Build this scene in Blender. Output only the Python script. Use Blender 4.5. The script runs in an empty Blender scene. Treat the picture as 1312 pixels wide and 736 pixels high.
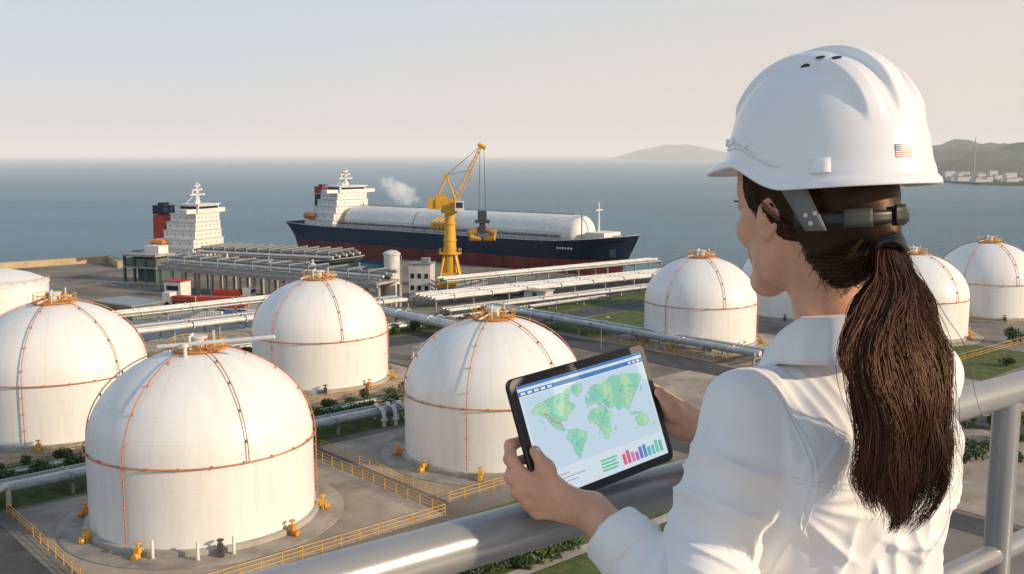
import bpy, math, random
import numpy as np
from mathutils import Vector, Matrix
from mathutils.bvhtree import BVHTree
random.seed(4); rng=np.random.default_rng(4)
C=bpy.context.scene.collection
R=math.radians; PI=math.pi
CZ=36.0; PT=R(7.64); cP,sP=math.cos(PT),math.sin(PT); FL=1275.6
def P(px,py,d):
    a=(px-656)/FL*d; b=-(py-368)/FL*d
    return Vector((a, d*cP+b*sP, CZ+b*cP-d*sP))
def G(px,py,z=0.0):
    a=(px-656)/FL; b=-(py-368)/FL
    dz=b*cP-sP; t=(z-CZ)/dz
    return Vector((a*t,(cP+b*sP)*t,z))
# ---------- materials
def mat(name,c1,c2=None,scale=3.0,rough=.6,metal=0.,bump=0.,bscale=None,detail=6,spec=.5,stretch=(1,1,1),coat=0.,emit=None,sheen=0.,sss=0.,ramp=(.35,.65),bdist=.1):
    m=bpy.data.materials.new(name); m.use_nodes=True; nt=m.node_tree; N=nt.nodes; L=nt.links
    b=N['Principled BSDF']; b.inputs['Roughness'].default_value=rough; b.inputs['Metallic'].default_value=metal
    b.inputs['Specular IOR Level'].default_value=spec
    b.inputs['Coat Weight'].default_value=coat; b.inputs['Sheen Weight'].default_value=sheen
    if sss: b.inputs['Subsurface Weight'].default_value=sss; b.inputs['Subsurface Radius'].default_value=(1,.35,.2); b.inputs['Subsurface Scale'].default_value=.008
    if emit: b.inputs['Emission Color'].default_value=(*emit[0],1); b.inputs['Emission Strength'].default_value=emit[1]
    if c2 is None: c2=tuple(x*.82 for x in c1)
    tc=N.new('ShaderNodeTexCoord'); mp=N.new('ShaderNodeMapping'); mp.inputs['Scale'].default_value=stretch
    L.new(tc.outputs['Object'],mp.inputs['Vector'])
    no=N.new('ShaderNodeTexNoise'); no.inputs['Scale'].default_value=scale; no.inputs['Detail'].default_value=detail; no.inputs['Roughness'].default_value=.6
    L.new(mp.outputs['Vector'],no.inputs['Vector'])
    cr=N.new('ShaderNodeValToRGB'); cr.color_ramp.elements[0].position=ramp[0]; cr.color_ramp.elements[1].position=ramp[1]
    cr.color_ramp.elements[0].color=(*c2,1); cr.color_ramp.elements[1].color=(*c1,1)
    L.new(no.outputs['Fac'],cr.inputs['Fac']); L.new(cr.outputs['Color'],b.inputs['Base Color'])
    if bump:
        nb=N.new('ShaderNodeTexNoise'); nb.inputs['Scale'].default_value=bscale or scale*4; nb.inputs['Detail'].default_value=4
        L.new(mp.outputs['Vector'],nb.inputs['Vector'])
        bp=N.new('ShaderNodeBump'); bp.inputs['Strength'].default_value=bump; bp.inputs['Distance'].default_value=bdist
        L.new(nb.outputs['Fac'],bp.inputs['Height']); L.new(bp.outputs['Normal'],b.inputs['Normal'])
    return m
def tankmat():
    m=mat('tank_paint',(.84,.83,.81),(.80,.79,.765),.35,.36,stretch=(1,1,.25))
    nt=m.node_tree;N=nt.nodes;L=nt.links;b=N['Principled BSDF']
    tc=N.new('ShaderNodeTexCoord');sx=N.new('ShaderNodeSeparateXYZ');L.new(tc.outputs['Object'],sx.inputs[0])
    at=N.new('ShaderNodeMath');at.operation='ARCTAN2';L.new(sx.outputs['Y'],at.inputs[0]);L.new(sx.outputs['X'],at.inputs[1])
    mu=N.new('ShaderNodeMath');mu.operation='MULTIPLY';mu.inputs[1].default_value=10.7;L.new(at.outputs[0],mu.inputs[0])
    cb=N.new('ShaderNodeCombineXYZ');L.new(mu.outputs[0],cb.inputs[0]);L.new(sx.outputs['Z'],cb.inputs[1])
    br=N.new('ShaderNodeTexBrick');br.inputs['Scale'].default_value=1;br.inputs['Brick Width'].default_value=3.4;br.inputs['Row Height'].default_value=1.95
    br.inputs['Mortar Size'].default_value=.03;br.inputs['Mortar Smooth'].default_value=.8
    br.inputs['Color1'].default_value=(1,1,1,1);br.inputs['Color2'].default_value=(.98,.98,.97,1);br.inputs['Mortar'].default_value=(.92,.91,.89,1)
    L.new(cb.outputs[0],br.inputs['Vector'])
    cb2=N.new('ShaderNodeCombineXYZ');L.new(mu.outputs[0],cb2.inputs[0])
    m2=N.new('ShaderNodeMath');m2.operation='MULTIPLY';m2.inputs[1].default_value=.07;L.new(sx.outputs['Z'],m2.inputs[0]);L.new(m2.outputs[0],cb2.inputs[1])
    ns=N.new('ShaderNodeTexNoise');ns.inputs['Scale'].default_value=1.3;ns.inputs['Detail'].default_value=6;L.new(cb2.outputs[0],ns.inputs['Vector'])
    r2=N.new('ShaderNodeValToRGB');r2.color_ramp.elements[0].position=.28;r2.color_ramp.elements[0].color=(.93,.915,.89,1);r2.color_ramp.elements[1].position=.5;r2.color_ramp.elements[1].color=(1,1,1,1)
    L.new(ns.outputs['Fac'],r2.inputs['Fac'])
    def mul(a,c):
        x=N.new('ShaderNodeMix');x.data_type='RGBA';x.blend_type='MULTIPLY';x.inputs[0].default_value=1;L.new(a,x.inputs[6]);L.new(c,x.inputs[7]);return x.outputs[2]
    src=b.inputs['Base Color'].links[0].from_socket
    o=mul(mul(src,br.outputs['Color']),r2.outputs['Color']);L.new(o,b.inputs['Base Color'])
    bp=N.new('ShaderNodeBump');bp.inputs['Strength'].default_value=.3;bp.inputs['Distance'].default_value=.04
    L.new(br.outputs['Fac'],bp.inputs['Height']);bp.invert=True;L.new(bp.outputs['Normal'],b.inputs['Normal'])
    return m
T_paint=tankmat()
M_conc=mat('concrete',(.46,.38,.30),(.23,.19,.15),.14,.9,bump=.2,bscale=2,detail=12)
M_conc2=mat('pale_concrete',(.47,.44,.39),(.31,.285,.25),.3,.9,bump=.2,bscale=2,detail=9)
M_ground=mat('yard_surface',(.27,.235,.195),(.13,.115,.10),.06,.95,bump=.2,bscale=1,detail=12)
M_asph=mat('asphalt',(.085,.085,.085),(.05,.05,.052),.3,.9,bump=.2,bscale=5,detail=9)
M_grass=mat('grass',(.12,.15,.035),(.045,.07,.018),.5,.95,bump=.8,bscale=6,detail=10)
M_yel=mat('yellow_paint',(.75,.42,.05),(.6,.32,.04),1.5,.5)
M_cry=mat('crane_yellow',(.78,.42,.03),(.58,.30,.03),.4,.5)
M_red=mat('rust_red_pipe',(.58,.22,.10),(.44,.15,.07),1.5,.55)
M_org=mat('orange_paint',(.72,.30,.06),(.52,.20,.04),2,.5)
M_wh=mat('white_paint',(.80,.78,.75),(.70,.68,.65),.8,.5)
M_whp=mat('white_pipe',(.68,.67,.64),(.50,.48,.45),.5,.4)
M_gr=mat('grey_steel',(.33,.34,.34),(.22,.23,.23),1.2,.45,metal=.2)
M_dk=mat('dark_steel',(.06,.065,.07),(.04,.04,.045),2,.6)
M_blk=mat('black_plastic',(.02,.02,.022),(.014,.014,.015),20,.4)
M_navy=mat('navy_hull',(.022,.038,.07),(.016,.028,.05),.15,.45,stretch=(1,1,.3))
M_hred=mat('hull_red',(.26,.06,.045),(.15,.035,.03),.2,.6,stretch=(1,1,.3))
M_teal=mat('teal_hull',(.10,.15,.14),(.05,.08,.08),.2,.6)
M_deck=mat('ship_deck',(.16,.07,.05),(.10,.06,.05),.3,.8)
M_brick=mat('funnel_red',(.38,.085,.045),(.30,.06,.035),.5,.5)
M_glass=mat('dark_glass',(.03,.04,.05),(.02,.03,.035),1,.12)
M_green=mat('shed_green',(.17,.20,.15),(.11,.13,.10),.4,.7)
M_leaf=mat('leaf',(.09,.14,.03),(.035,.065,.015),1.2,.7,sheen=.2)
M_bark=mat('bark',(.10,.07,.05),(.06,.04,.03),6,.9)
M_blue=mat('blue_paint',(.08,.22,.42),(.06,.16,.3),1,.5)
M_rpaint=mat('red_paint',(.55,.06,.04),(.42,.05,.03),1,.5)
# ---------- mesh builder
class MB:
    def __init__(s): s.v=[];s.f=[];s.m=[]
    def add(s,vs,fs,mi=0):
        o=len(s.v); s.v+= [tuple(x) for x in vs]; s.f+=[tuple(i+o for i in f) for f in fs]; s.m+=[mi]*len(fs)
    def box(s,c,d,rz=0,mi=0,taper=1.0):
        cx,cy,cz=c; hx,hy,hz=d[0]/2,d[1]/2,d[2]/2; co,si=math.cos(rz),math.sin(rz); vs=[]
        for z,t in ((-hz,1),(hz,taper)):
            for x,y in ((-hx,-hy),(hx,-hy),(hx,hy),(-hx,hy)):
                x*=t;y*=t; vs.append((cx+x*co-y*si,cy+x*si+y*co,cz+z))
        s.add(vs,[(3,2,1,0),(4,5,6,7),(0,1,5,4),(1,2,6,5),(2,3,7,6),(3,0,4,7)],mi); return s
    def tube(s,pts,r,n=8,mi=0,caps=True):
        pts=[Vector(p) for p in pts]; rs=r if isinstance(r,(list,tuple)) else [r]*len(pts)
        t0=(pts[1]-pts[0]).normalized(); up=Vector((0,0,1)) if abs(t0.z)<.9 else Vector((1,0,0))
        nrm=t0.cross(up).normalized(); vs=[]
        for i,p in enumerate(pts):
            t=(pts[min(i+1,len(pts)-1)]-pts[max(i-1,0)])
            t=t.normalized() if t.length>1e-9 else t0
            nrm=(nrm-t*nrm.dot(t)).normalized(); bn=t.cross(nrm)
            for k in range(n):
                a=2*PI*k/n; vs.append(p+(nrm*math.cos(a)+bn*math.sin(a))*rs[i])
        fs=[]
        for i in range(len(pts)-1):
            for k in range(n):
                a=i*n+k;b=i*n+(k+1)%n; fs.append((a,b,b+n,a+n))
        if caps: fs.append(tuple(range(n-1,-1,-1))); fs.append(tuple((len(pts)-1)*n+k for k in range(n)))
        s.add(vs,fs,mi); return s
    def lathe(s,prof,n=24,c=(0,0,0),mi=0,sx=1,sy=1):
        vs=[];fs=[]
        for r,z in prof:
            for k in range(n):
                a=2*PI*k/n; vs.append((c[0]+r*math.cos(a)*sx,c[1]+r*math.sin(a)*sy,c[2]+z))
        for i in range(len(prof)-1):
            for k in range(n):
                a=i*n+k;b=i*n+(k+1)%n; fs.append((a,b,b+n,a+n))
        fs.append(tuple(range(n-1,-1,-1))); fs.append(tuple((len(prof)-1)*n+k for k in range(n)))
        s.add(vs,fs,mi); return s
    def build(s,name,mats,parent=None,loc=None,ang=35):
        me=bpy.data.meshes.new(name); me.from_pydata(s.v,[],s.f)
        if not isinstance(mats,(list,tuple)): mats=[mats]
        for m in mats: me.materials.append(m)
        me.polygons.foreach_set('material_index',s.m)
        me.polygons.foreach_set('use_smooth',[True]*len(s.f)); me.set_sharp_from_angle(angle=R(ang)); me.update()
        o=bpy.data.objects.new(name,me); C.objects.link(o)
        if parent: o.parent=parent
        if loc is not None: o.location=loc
        return o
def tag(o,label,cat,group=None):
    o['label']=label;o['category']=cat
    if group:o['group']=group
    return o
def thing(name,label,cat,loc=(0,0,0),rz=0,group=None):
    o=bpy.data.objects.new(name,None);C.objects.link(o);o.location=loc;o.rotation_euler=(0,0,rz);o.empty_display_size=.1
    return tag(o,label,cat,group)
def struct(o): o['kind']='structure'; return o
def dup(root,loc,rz=0,label=None,sc=None):
    r=root.copy();C.objects.link(r);r.location=loc;r.rotation_euler=(0,0,rz)
    if label:r['label']=label
    if sc:r.scale=sc
    for ch in list(root.children):
        c=ch.copy();C.objects.link(c);c.parent=r
        for g in list(ch.children):
            d=g.copy();C.objects.link(d);d.parent=c
    return r
# ---------- site frame
O1=Vector((-6.7,96,0)); E1=Vector((-.667,.745,0)); E2=Vector((-.745,-.667,0))
def S(a,b,z=0): return O1+E1*a+E2*b+Vector((0,0,z))
SA=math.atan2(E2.y,E2.x)
# ================= SETTING
sea=MB(); 
for (x0,x1) in ((-30000,0),(0,30000)): sea.add([(x0,-50,-2),(x1,-50,-2),(x1,40000,-2),(x0,40000,-2)],[(0,1,2,3)])
wm=bpy.data.materials.new('sea_water');wm.use_nodes=True;N=wm.node_tree.nodes;L=wm.node_tree.links;b=N['Principled BSDF']
b.inputs['Roughness'].default_value=.22;b.inputs['IOR'].default_value=1.33;b.inputs['Specular IOR Level'].default_value=.28;b.inputs['Specular Tint'].default_value=(.72,.9,1,1)
tc=N.new('ShaderNodeTexCoord');mp=N.new('ShaderNodeMapping');mp.inputs['Scale'].default_value=(.5,1,1);L.new(tc.outputs['Object'],mp.inputs['Vector'])
n1=N.new('ShaderNodeTexNoise');n1.inputs['Scale'].default_value=.15;n1.inputs['Detail'].default_value=8;n1.inputs['Roughness'].default_value=.7;L.new(mp.outputs[0],n1.inputs['Vector'])
n2=N.new('ShaderNodeTexNoise');n2.inputs['Scale'].default_value=.006;n2.inputs['Detail'].default_value=9;L.new(mp.outputs[0],n2.inputs['Vector'])
cr=N.new('ShaderNodeValToRGB');cr.color_ramp.elements[0].position=.3;cr.color_ramp.elements[0].color=(.026,.140,.220,1);cr.color_ramp.elements[1].position=.7;cr.color_ramp.elements[1].color=(.055,.205,.295,1)
L.new(n2.outputs['Fac'],cr.inputs['Fac']);L.new(cr.outputs[0],b.inputs['Base Color'])
bp=N.new('ShaderNodeBump');bp.inputs['Strength'].default_value=1.0;bp.inputs['Distance'].default_value=4.8;L.new(n1.outputs['Fac'],bp.inputs['Height']);L.new(bp.outputs[0],b.inputs['Normal'])
struct(sea.build('water',wm))
shore=[(-3000,-60),(3000,-60),(3000,520),(900,350),(420,322),(200,308),(90,302),(60,294),(30,289),(-40,343),(-40,279),(-122,312),(-133,332),(-166,305),(-400,300),(-3000,300)]
g=MB();n=len(shore);g.add([(x,y,0) for x,y in shore]+[(x,y,-5) for x,y in shore],[tuple(range(n))]+[(i,i+n,(i+1)%n+n,(i+1)%n) for i in range(n)])
struct(g.build('ground',M_ground))
def sheet(name,pts,m,z):
    q=MB();q.add([(p[0],p[1],z) for p in pts],[tuple(range(len(pts)))]);return struct(q.build(name,m))
def srect(name,a0,a1,b0,b1,m,z): return sheet(name,[S(a0,b0),S(a0,b1),S(a1,b1),S(a1,b0)],m,z)
srect('pavement',0,30,0,32.4,M_conc,.04)
srect('pavement',2.6,29,-33.5,-2.6,M_conc,.04)
srect('pavement',47,74,2,34,M_conc,.04)
srect('pavement',48,75,-38,-8,M_conc,.04)
srect('pavement',27,56,-110,-80,M_conc,.05)
srect('pavement',95,150,-60,60,M_conc2,.03)
srect('pavement',-40,26,-100,-40,M_conc,.03)
srect('road',-60,110,34,43,M_asph,.02)
srect('road',76,84,-180,60,M_asph,.02)
srect('road',-60,76,-39,-34.5,M_asph,.024)
srect('road',-60,100,-79,-72,M_asph,.06)
srect('grass',31,46,-34,33,M_grass,.028)
srect('grass',-30,-1.5,-31,33,M_grass,.02)
srect('grass',84.5,94,-150,30,M_grass,.02)
srect('grass',58,75,-150,-82,M_grass,.02)
srect('grass',-10,25,-130,-101,M_grass,.04)
srect('path',-7,-5,-31,33,M_conc2,.04)
srect('path',-16,-14.6,-31,33,M_conc2,.04)
for k in range(12): srect('road_marking',-58+k*9,-55+k*9,38.3,38.6,M_yel,.04)
pts=[(-700,303),(-166,306),(-135,333),(-124,314)]
M_tan=mat('tan_concrete',(.58,.44,.27),(.42,.32,.2),.2,.9)
bw=thing('breakwater','low tan concrete breakwater wall running along the left shore','breakwater')
for i in range(3):
    a=Vector((*pts[i],0));c=Vector((*pts[i+1],0));d=c-a
    q=MB();q.box(((a+c)/2+Vector((0,0,1.0)))[:],(d.length,2.2,2.0),math.atan2(d.y,d.x));q.build('wall_section',M_tan,bw)
def vn(p,seed=0):
    p=np.asarray(p,dtype=np.float64); i=np.floor(p).astype(np.int64); f=p-i; f=f*f*(3-2*f)
    def h(a,b_,c):
        x=(a*374761393+b_*668265263+c*2147483647+seed*1013904223)&0xffffffff
        x=((x^(x>>13))*1274126177)&0xffffffff
        return ((x^(x>>16))&0xffff)/65535.
    r=0
    for dx in (0,1):
        for dy in (0,1):
            for dz in (0,1):
                w=(f[...,0] if dx else 1-f[...,0])*(f[...,1] if dy else 1-f[...,1])*(f[...,2] if dz else 1-f[...,2])
                r=r+w*h(i[...,0]+dx,i[...,1]+dy,i[...,2]+dz)
    return r
def fbm(p,o=4,seed=0):
    r=0;a=.5
    for k in range(o): r=r+a*vn(p*2**k,seed+k);a*=.5
    return r
def ssn(x): x=np.clip(x,0,1);return x*x*(3-2*x)
def hill(name,x0,x1,y0,y1,fn,m,nx=90,ny=20):
    xs=np.linspace(x0,x1,nx);ys=np.linspace(y0,y1,ny);X,Y=np.meshgrid(xs,ys,indexing='ij')
    Z=fn(X,Y); q=MB();q.add(np.stack([X,Y,Z],-1).reshape(-1,3).tolist(),[(i*ny+j,(i+1)*ny+j,(i+1)*ny+j+1,i*ny+j+1) for i in range(nx-1) for j in range(ny-1)])
    return struct(q.build(name,m,ang=180))
M_hf=mat('far_hill',(.20,.22,.22),(.14,.16,.16),.002,1,spec=0)  # desaturated base colour carries part of the distance haze
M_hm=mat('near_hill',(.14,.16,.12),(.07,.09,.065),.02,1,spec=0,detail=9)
def f1(X,Y):
    v=(Y-7200)/1200; n_=fbm(np.stack([X/200,Y/400,X*0],-1),5,3)
    env=np.exp(-((X-1150)/190)**2)*88+np.exp(-((X-1420)/230)**2)*65+np.exp(-((X-900)/140)**2)*50+ssn((X-1500)/900)*62
    return -12+env*(.5+1.0*n_)*ssn(1-np.abs(v))
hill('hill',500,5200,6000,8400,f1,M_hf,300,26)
def f2(X,Y):
    n_=fbm(np.stack([X/90,Y/140,X*0],-1),5,9)
    s=ssn((X-820)/420);v=ssn((Y-1650)/500)
    e=ssn((X-548)/40)
    return -6+7*e*ssn((Y-1160)/50)+ (20+42*s)*(.45+.95*n_)*v*ssn((X-740)/200)
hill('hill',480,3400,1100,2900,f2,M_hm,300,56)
M_bf=mat('far_building',(.72,.70,.66),(.58,.56,.53),.05,.8)
M_br=mat('far_roof',(.3,.27,.25),(.22,.2,.19),.05,.8)
for k in range(36):
    x=575+random.uniform(0,170);y=1235+random.uniform(0,180)
    if k>24: x=620+random.uniform(0,260);y=1500+random.uniform(0,120)
    w,d,h=random.uniform(5,16),random.uniform(8,14),random.uniform(3,9)
    t=thing('distant_building','small pale building on the far coast at the right','building',(x,y,.5),0,'buildings on the far coast')
    q=MB();q.box((0,0,h/2),(w,d,h));q.build('wall',M_bf,t)
    q=MB();q.box((0,0,h+.4),(w*.6,d*.7,.8));q.build('roof',M_br,t)
q=MB();q.tube([(0,0,0),(0,0,48),(0,0,62)],[1.4,1.1,.4],8);t=thing('radio_mast','thin tall mast rising from the far coast at the right','mast',((1240-656)/FL*1560,1550,0));q.build('pole',M_gr,t)
q=MB();q.box((0,0,46),(4,4,1.5));q.build('antenna_platform',M_gr,t)
hz_=bpy.data.materials.new('sea_mist');hz_.use_nodes=True;N=hz_.node_tree.nodes;L=hz_.node_tree.links;N.remove(N['Principled BSDF'])
vsn=N.new('ShaderNodeVolumePrincipled');vsn.inputs['Color'].default_value=(1,.99,.98,1);vsn.inputs['Density'].default_value=.00019;vsn.inputs['Anisotropy'].default_value=0
vsn.inputs['Emission Strength'].default_value=.00019*.28;vsn.inputs['Emission Color'].default_value=(1,.97,.94,1);L.new(vsn.outputs[0],N['Material Output'].inputs['Volume'])  # faint added glow stands in for light scattered many times in the mist
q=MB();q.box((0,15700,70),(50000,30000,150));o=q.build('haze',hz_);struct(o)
# ================= TANKS
TR=10.7;TH=7.8;DH=8.6
def dome_pt(a,w,e=0): return ((TR+e)*math.cos(w)*math.cos(a),(TR+e)*math.cos(w)*math.sin(a),TH+(DH+e)*math.sin(w))
NM=6
M_apr=mat('apron_concrete',(.38,.34,.29),(.20,.175,.15),.25,.9,bump=.2,bscale=2,detail=10)
def make_tank(loc,label,rz):
    t=thing('storage_tank',label,'storage tank',loc,rz,'white domed storage tanks')
    q=MB();q.lathe([(TR+2.9,0),(TR+2.9,.12),(TR+2.8,.15),(.5,.15)],72);q.build('apron',M_apr,t)
    q=MB();q.lathe([(TR+.45,0.02),(TR+.45,.6),(TR+.1,.66)],64);q.build('foundation',M_conc2,t)
    q=MB();q.lathe([(TR,.5),(TR,2),(TR,4),(TR,6),(TR,TH)],72);q.build('shell',T_paint,t)
    prof=[((TR)*math.cos(w),TH+DH*math.sin(w)) for w in [R(x) for x in range(0,90,6)]]+[(.05,TH+DH)]
    q=MB();q.lathe(prof,72);q.build('dome',T_paint,t)
    q=MB();ring=[((TR+.26)*math.cos(2*PI*k/64),(TR+.26)*math.sin(2*PI*k/64),TH) for k in range(65)];q.tube(ring,.07,6,caps=False)
    for k in range(24):
        a=2*PI*k/24;q.box(((TR+.14)*math.cos(a),(TR+.14)*math.sin(a),TH),(.32,.08,.24),a)
    q.build('girth_pipe',M_red,t)
    for k in range(NM):
        a=2*PI*k/NM+.3
        q=MB();q.tube([dome_pt(a,R(w),.26) for w in range(0,86,5)],.055,6)
        for w in range(12,84,18): p=dome_pt(a,R(w),.12);q.box(p,(.14,.14,.26),a)
        q.build('meridian_pipe',M_red,t)
        x,y=(TR+.26)*math.cos(a),(TR+.26)*math.sin(a)
        if k%2==0:
            q=MB();q.tube([(x,y,TH),(x,y,.9)],.06,6)
            for z in (2.5,4.5,6.5): q.box((x*.992,y*.992,z),(.3,.14,.1),a)
            q.build('drop_pipe',M_red,t)
    for k in range(10):
        a=2*PI*k/10+.45;x,y=(TR+.3)*math.cos(a),(TR+.3)*math.sin(a)
        q=MB();x2,y2=x*1.05,y*1.05;q.tube([(x2,y2,.1),(x2,y2,1.0)],.2,8);q.box((x2,y2,.85),(.6,.5,.5),a);q.tube([(x2,y2,1.0),(x2,y2,1.5)],.08,6);q.lathe([(.3,0),(.32,.05),(.3,.1)],12,(x2,y2,1.45));q.tube([(x2*1.02,y2*1.02,.4),(x2*1.06,y2*1.06,.4)],.28,8);q.tube([(x*.99,y*.99,.7),(x2,y2,.7)],.16,8)
        q.build('valve',(M_yel,M_dk,M_org)[k%3],t)
    q=MB();z0=TH+DH-.35;q.lathe([(2.6,0),(2.6,.12),(.5,.2)],28,(0,0,z0+.25));q.build('top_platform',M_org,t)
    q=MB()
    for k in range(12):
        a=2*PI*k/12;q.tube([(2.55*math.cos(a),2.55*math.sin(a),z0+.3),(2.55*math.cos(a),2.55*math.sin(a),z0+1.3)],.035,5)
    for z in (.8,1.3): q.tube([(2.55*math.cos(2*PI*k/28),2.55*math.sin(2*PI*k/28),z0+z) for k in range(29)],.035,5,caps=False)
    q.build('top_railing',M_yel,t)
    q=MB();q.lathe([(.7,0),(.7,.9),(.9,.92),(.9,1.1),(.3,1.15)],16,(0,0,z0+.4));q.tube([(1.4,.6,z0+.4),(1.4,.6,z0+1.6),(.8,.3,z0+1.8)],.16,6);q.tube([(-1.3,.6,z0+.4),(-1.3,.6,z0+1.9)],.16,6);q.tube([(3.4,.2,z0+.5),(0,.1,z0+.95),(-3.4,-.2,z0+.5)],.13,6);q.build('vent_nozzle',M_whp,t)
    q=MB();q.tube([(2.2,-1.2,z0+.5),(.6,-.8,z0+.9),(-1.8,-1.3,z0+.6)],.12,6);q.tube([(.3,1.7,z0+.3),(.3,1.7,z0+1.4)],.2,8);q.tube([(-.8,-1.7,z0+.3),(-.8,-1.7,z0+1.2)],.25,8);q.build('roof_manifold',M_org,t)
    return t
def facerz(x,y,off=0): return math.atan2(-y,-x)-R(30+17.2)+R(off)
x,y=(264-656)/FL*100.4,96.4
rz0=facerz(x,y,-9)
tk=make_tank((x,y,0),'large white domed tank nearest the camera, a long white pipe on its roof',rz0);tk.scale=(1.01,1.01,1.04)
def tk2(px,py,label,off,sc=1.0):
    g=G(px,py); return dup(tk,(g.x,g.y,0),facerz(g.x,g.y,off),label,(sc,sc,sc))
tk2(80,547,'white domed tank cut off by the left edge, just behind the foreground tank',8,1.03)
tk2(412,485,'white domed tank left of centre, between the foreground tank and the jetty',-12)
tk2(633,577,'white domed tank behind the left half of the tablet',14,1.01)
tk2(896,436,'white domed tank standing just left of the face of the person',-5)
tk2(1165,428,'white domed tank half hidden behind the ponytail',20)
tk2(1262,402,'white domed tank at the right edge, farthest of the right group',5)
tk2(1010,402,'white domed tank mostly hidden behind the head and neck of the person',-18)
q=MB();q.tube([(-3.0,-2.8,17.0),(8.2,-3.1,18.0)],.18,8);q.tube([(-.4,-2.9,15.9),(-.4,-2.9,17.1)],.2,8);q.lathe([(.4,0),(.4,.3)],10,(-.4,-2.9,17.0));o=q.build('roof_pipe',M_wh,tk);o.rotation_euler=(0,0,-rz0)
g_=G(-3,408)
t=thing('flat_tank','squat white tank with a low conical roof at the far left edge','storage tank',(g_.x,g_.y,0))
q=MB();q.lathe([(10.7,0),(10.7,7.8)],64);q.build('shell',T_paint,t)
q=MB();q.lathe([(10.9,7.8),(10.9,8.1),(7,9.8),(3,10.8),(.4,11)],64);q.build('roof',T_paint,t)
q=MB();q.tube([(10.8*math.cos(2*PI*k/48),10.8*math.sin(2*PI*k/48),9.0) for k in range(49)],.05,5,caps=False)
for k in range(24): a=2*PI*k/24;q.tube([(10.8*math.cos(a),10.8*math.sin(a),8),(10.8*math.cos(a),10.8*math.sin(a),9)],.04,5)
q.build('edge_railing',M_yel,t)
for k,(px,py) in enumerate(((196,718),(254,720),(62,545),(300,712))):
    g=G(px,py);t=thing('bollard','white round-topped post standing in front of '+('the foreground tank, left one','the foreground tank, middle one','the left edge tank','the foreground tank, right one')[k],'bollard',g)
    q=MB();q.lathe([(.14,0),(.14,1.7),(.1,1.85),(.02,1.9)],10);q.build('post',M_wh,t)
    q=MB();q.lathe([(.3,0),(.3,.2)],10);q.build('base',M_conc2,t)
# ================= FENCES
def fence(pts,label,sp=2.0,h=1.15):
    t=thing('safety_fence',label,'fence')
    for i in range(len(pts)-1):
        a,b_=pts[i],pts[i+1];d=(b_-a);n=max(1,int(d.length/sp))
        for k in range(n+ (1 if i==len(pts)-2 else 0)):
            p=a+d*k/n; q=MB();q.tube([(0,0,0),(0,0,h)],.05,5);q.build('post',M_yel,t,p)
        q=MB()
        for z in (.4,.78,h): q.tube([a+Vector((0,0,z)),b_+Vector((0,0,z))],.036,5)
        q.build('rail',M_yel,t)
fence([S(0,32.4),S(0,0),S(29.8,0)],'yellow tube fence around the pad of the foreground tank')
fence([S(0,32.6),S(30,32.6)],'yellow tube fence beside the road at the lower left')
fence([S(28,-2.6),S(2.6,-2.6),S(2.6,-33)],'yellow tube fence around the pad of the tank behind the tablet')
fence([S(47,4),S(47,34)],'yellow tube fence in front of the left edge tank')
fence([S(48,-8),S(48,-38)],'yellow tube fence in front of the tank left of centre')
fence([G(1180,478),G(1330,436)],'yellow tube fence right of the ponytail',3,1.4)
fence([G(1230,412),G(1330,418)],'yellow tube fence by the tank at the right edge',3,1.4)
fence([S(57,-80),S(27,-80),S(27,-108)],'yellow tube fence around the pad of the tank by the face')
# ================= PIPE RACKS
def rack(a,b_,n,r,z,sp,label,sup=9,mats=(M_whp,M_gr),h2=None):
    t=thing('pipe_rack',label,'pipes'); d=(b_-a);L_=d.length;d.normalize();s=Vector((-d.y,d.x,0))
    for k in range(n):
        off=s*(k-(n-1)/2)*sp; zz=z+(.0 if not h2 else h2*(k%2))
        q=MB();q.tube([a+off+Vector((0,0,zz)),b_+off+Vector((0,0,zz))],r*(1 if k%3 else .75),10)
        m_=int(L_/11)
        for j in range(m_): 
            p=a+d*(j+.5)*11+off+Vector((0,0,zz));q.tube([p-d*.12,p+d*.12],r*1.25,10)
        q.build('pipe',mats[k%len(mats)],t)
    w=(n-1)*sp/2+.5; m=int(L_/sup)
    for j in range(m+1):
        p=a+d*(L_*j/max(m,1)); q=MB()
        for e in (-1,1): q.box((p+s*w*e+Vector((0,0,(z-r)/2))),(.3,.3,z-r),SA)
        q.box(p+Vector((0,0,z-r-.15)),(.3,2*w+.3,.3),math.atan2(d.y,d.x));q.build('support',M_gr,t)
    return t
rack(S(33.5,75),S(33.5,-32),3,.42,1.7,1.35,'low grey and white pipe run passing behind the foreground tank',8,(M_gr,M_whp,M_gr))
rack(S(41,30),S(41,-30),2,.22,.9,.8,'thin pipe pair along the grass strip behind the foreground tank',6,(M_whp,M_gr))
rack(S(109,28),S(109,-72),4,.62,3.2,1.9,'elevated white pipe run behind the left tanks')
rack(S(110,-80),S(104,-165),6,.55,2.6,1.7,'wide white pipe rack running right past the foot of the crane',10,(M_whp,M_wh))
rack(S(119,-92),S(114,-168),4,.4,4.6,1.3,'narrow pipe rack behind the wide white pipe rack',10,(M_gr,M_whp),.5)
rack(S(97,-76),S(93,-150),3,.4,1.5,1.4,'low pipe run in front of the wide white pipe rack',10,(M_whp,M_gr))
rack(S(89,-64),S(89,-120),2,.3,1.3,1.2,'thin pipe pair in the grass near the centre tanks',8,(M_gr,M_whp))
rack(S(126,20),S(126,-50),4,.4,3.4,1.3,'grey pipe run on the quay in front of the jetty',8,(M_gr,M_whp),.5)
rack(S(20,-84.5),S(92,-84.5),4,.5,2.2,1.5,'pipe run crossing the road in front of the tank by the face',9)
rack(S(66,-62),S(108,-62),2,.9,2.6,2.4,'two fat grey pipes rising behind the tank next to the tablet',12,(M_gr,M_whp))
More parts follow.
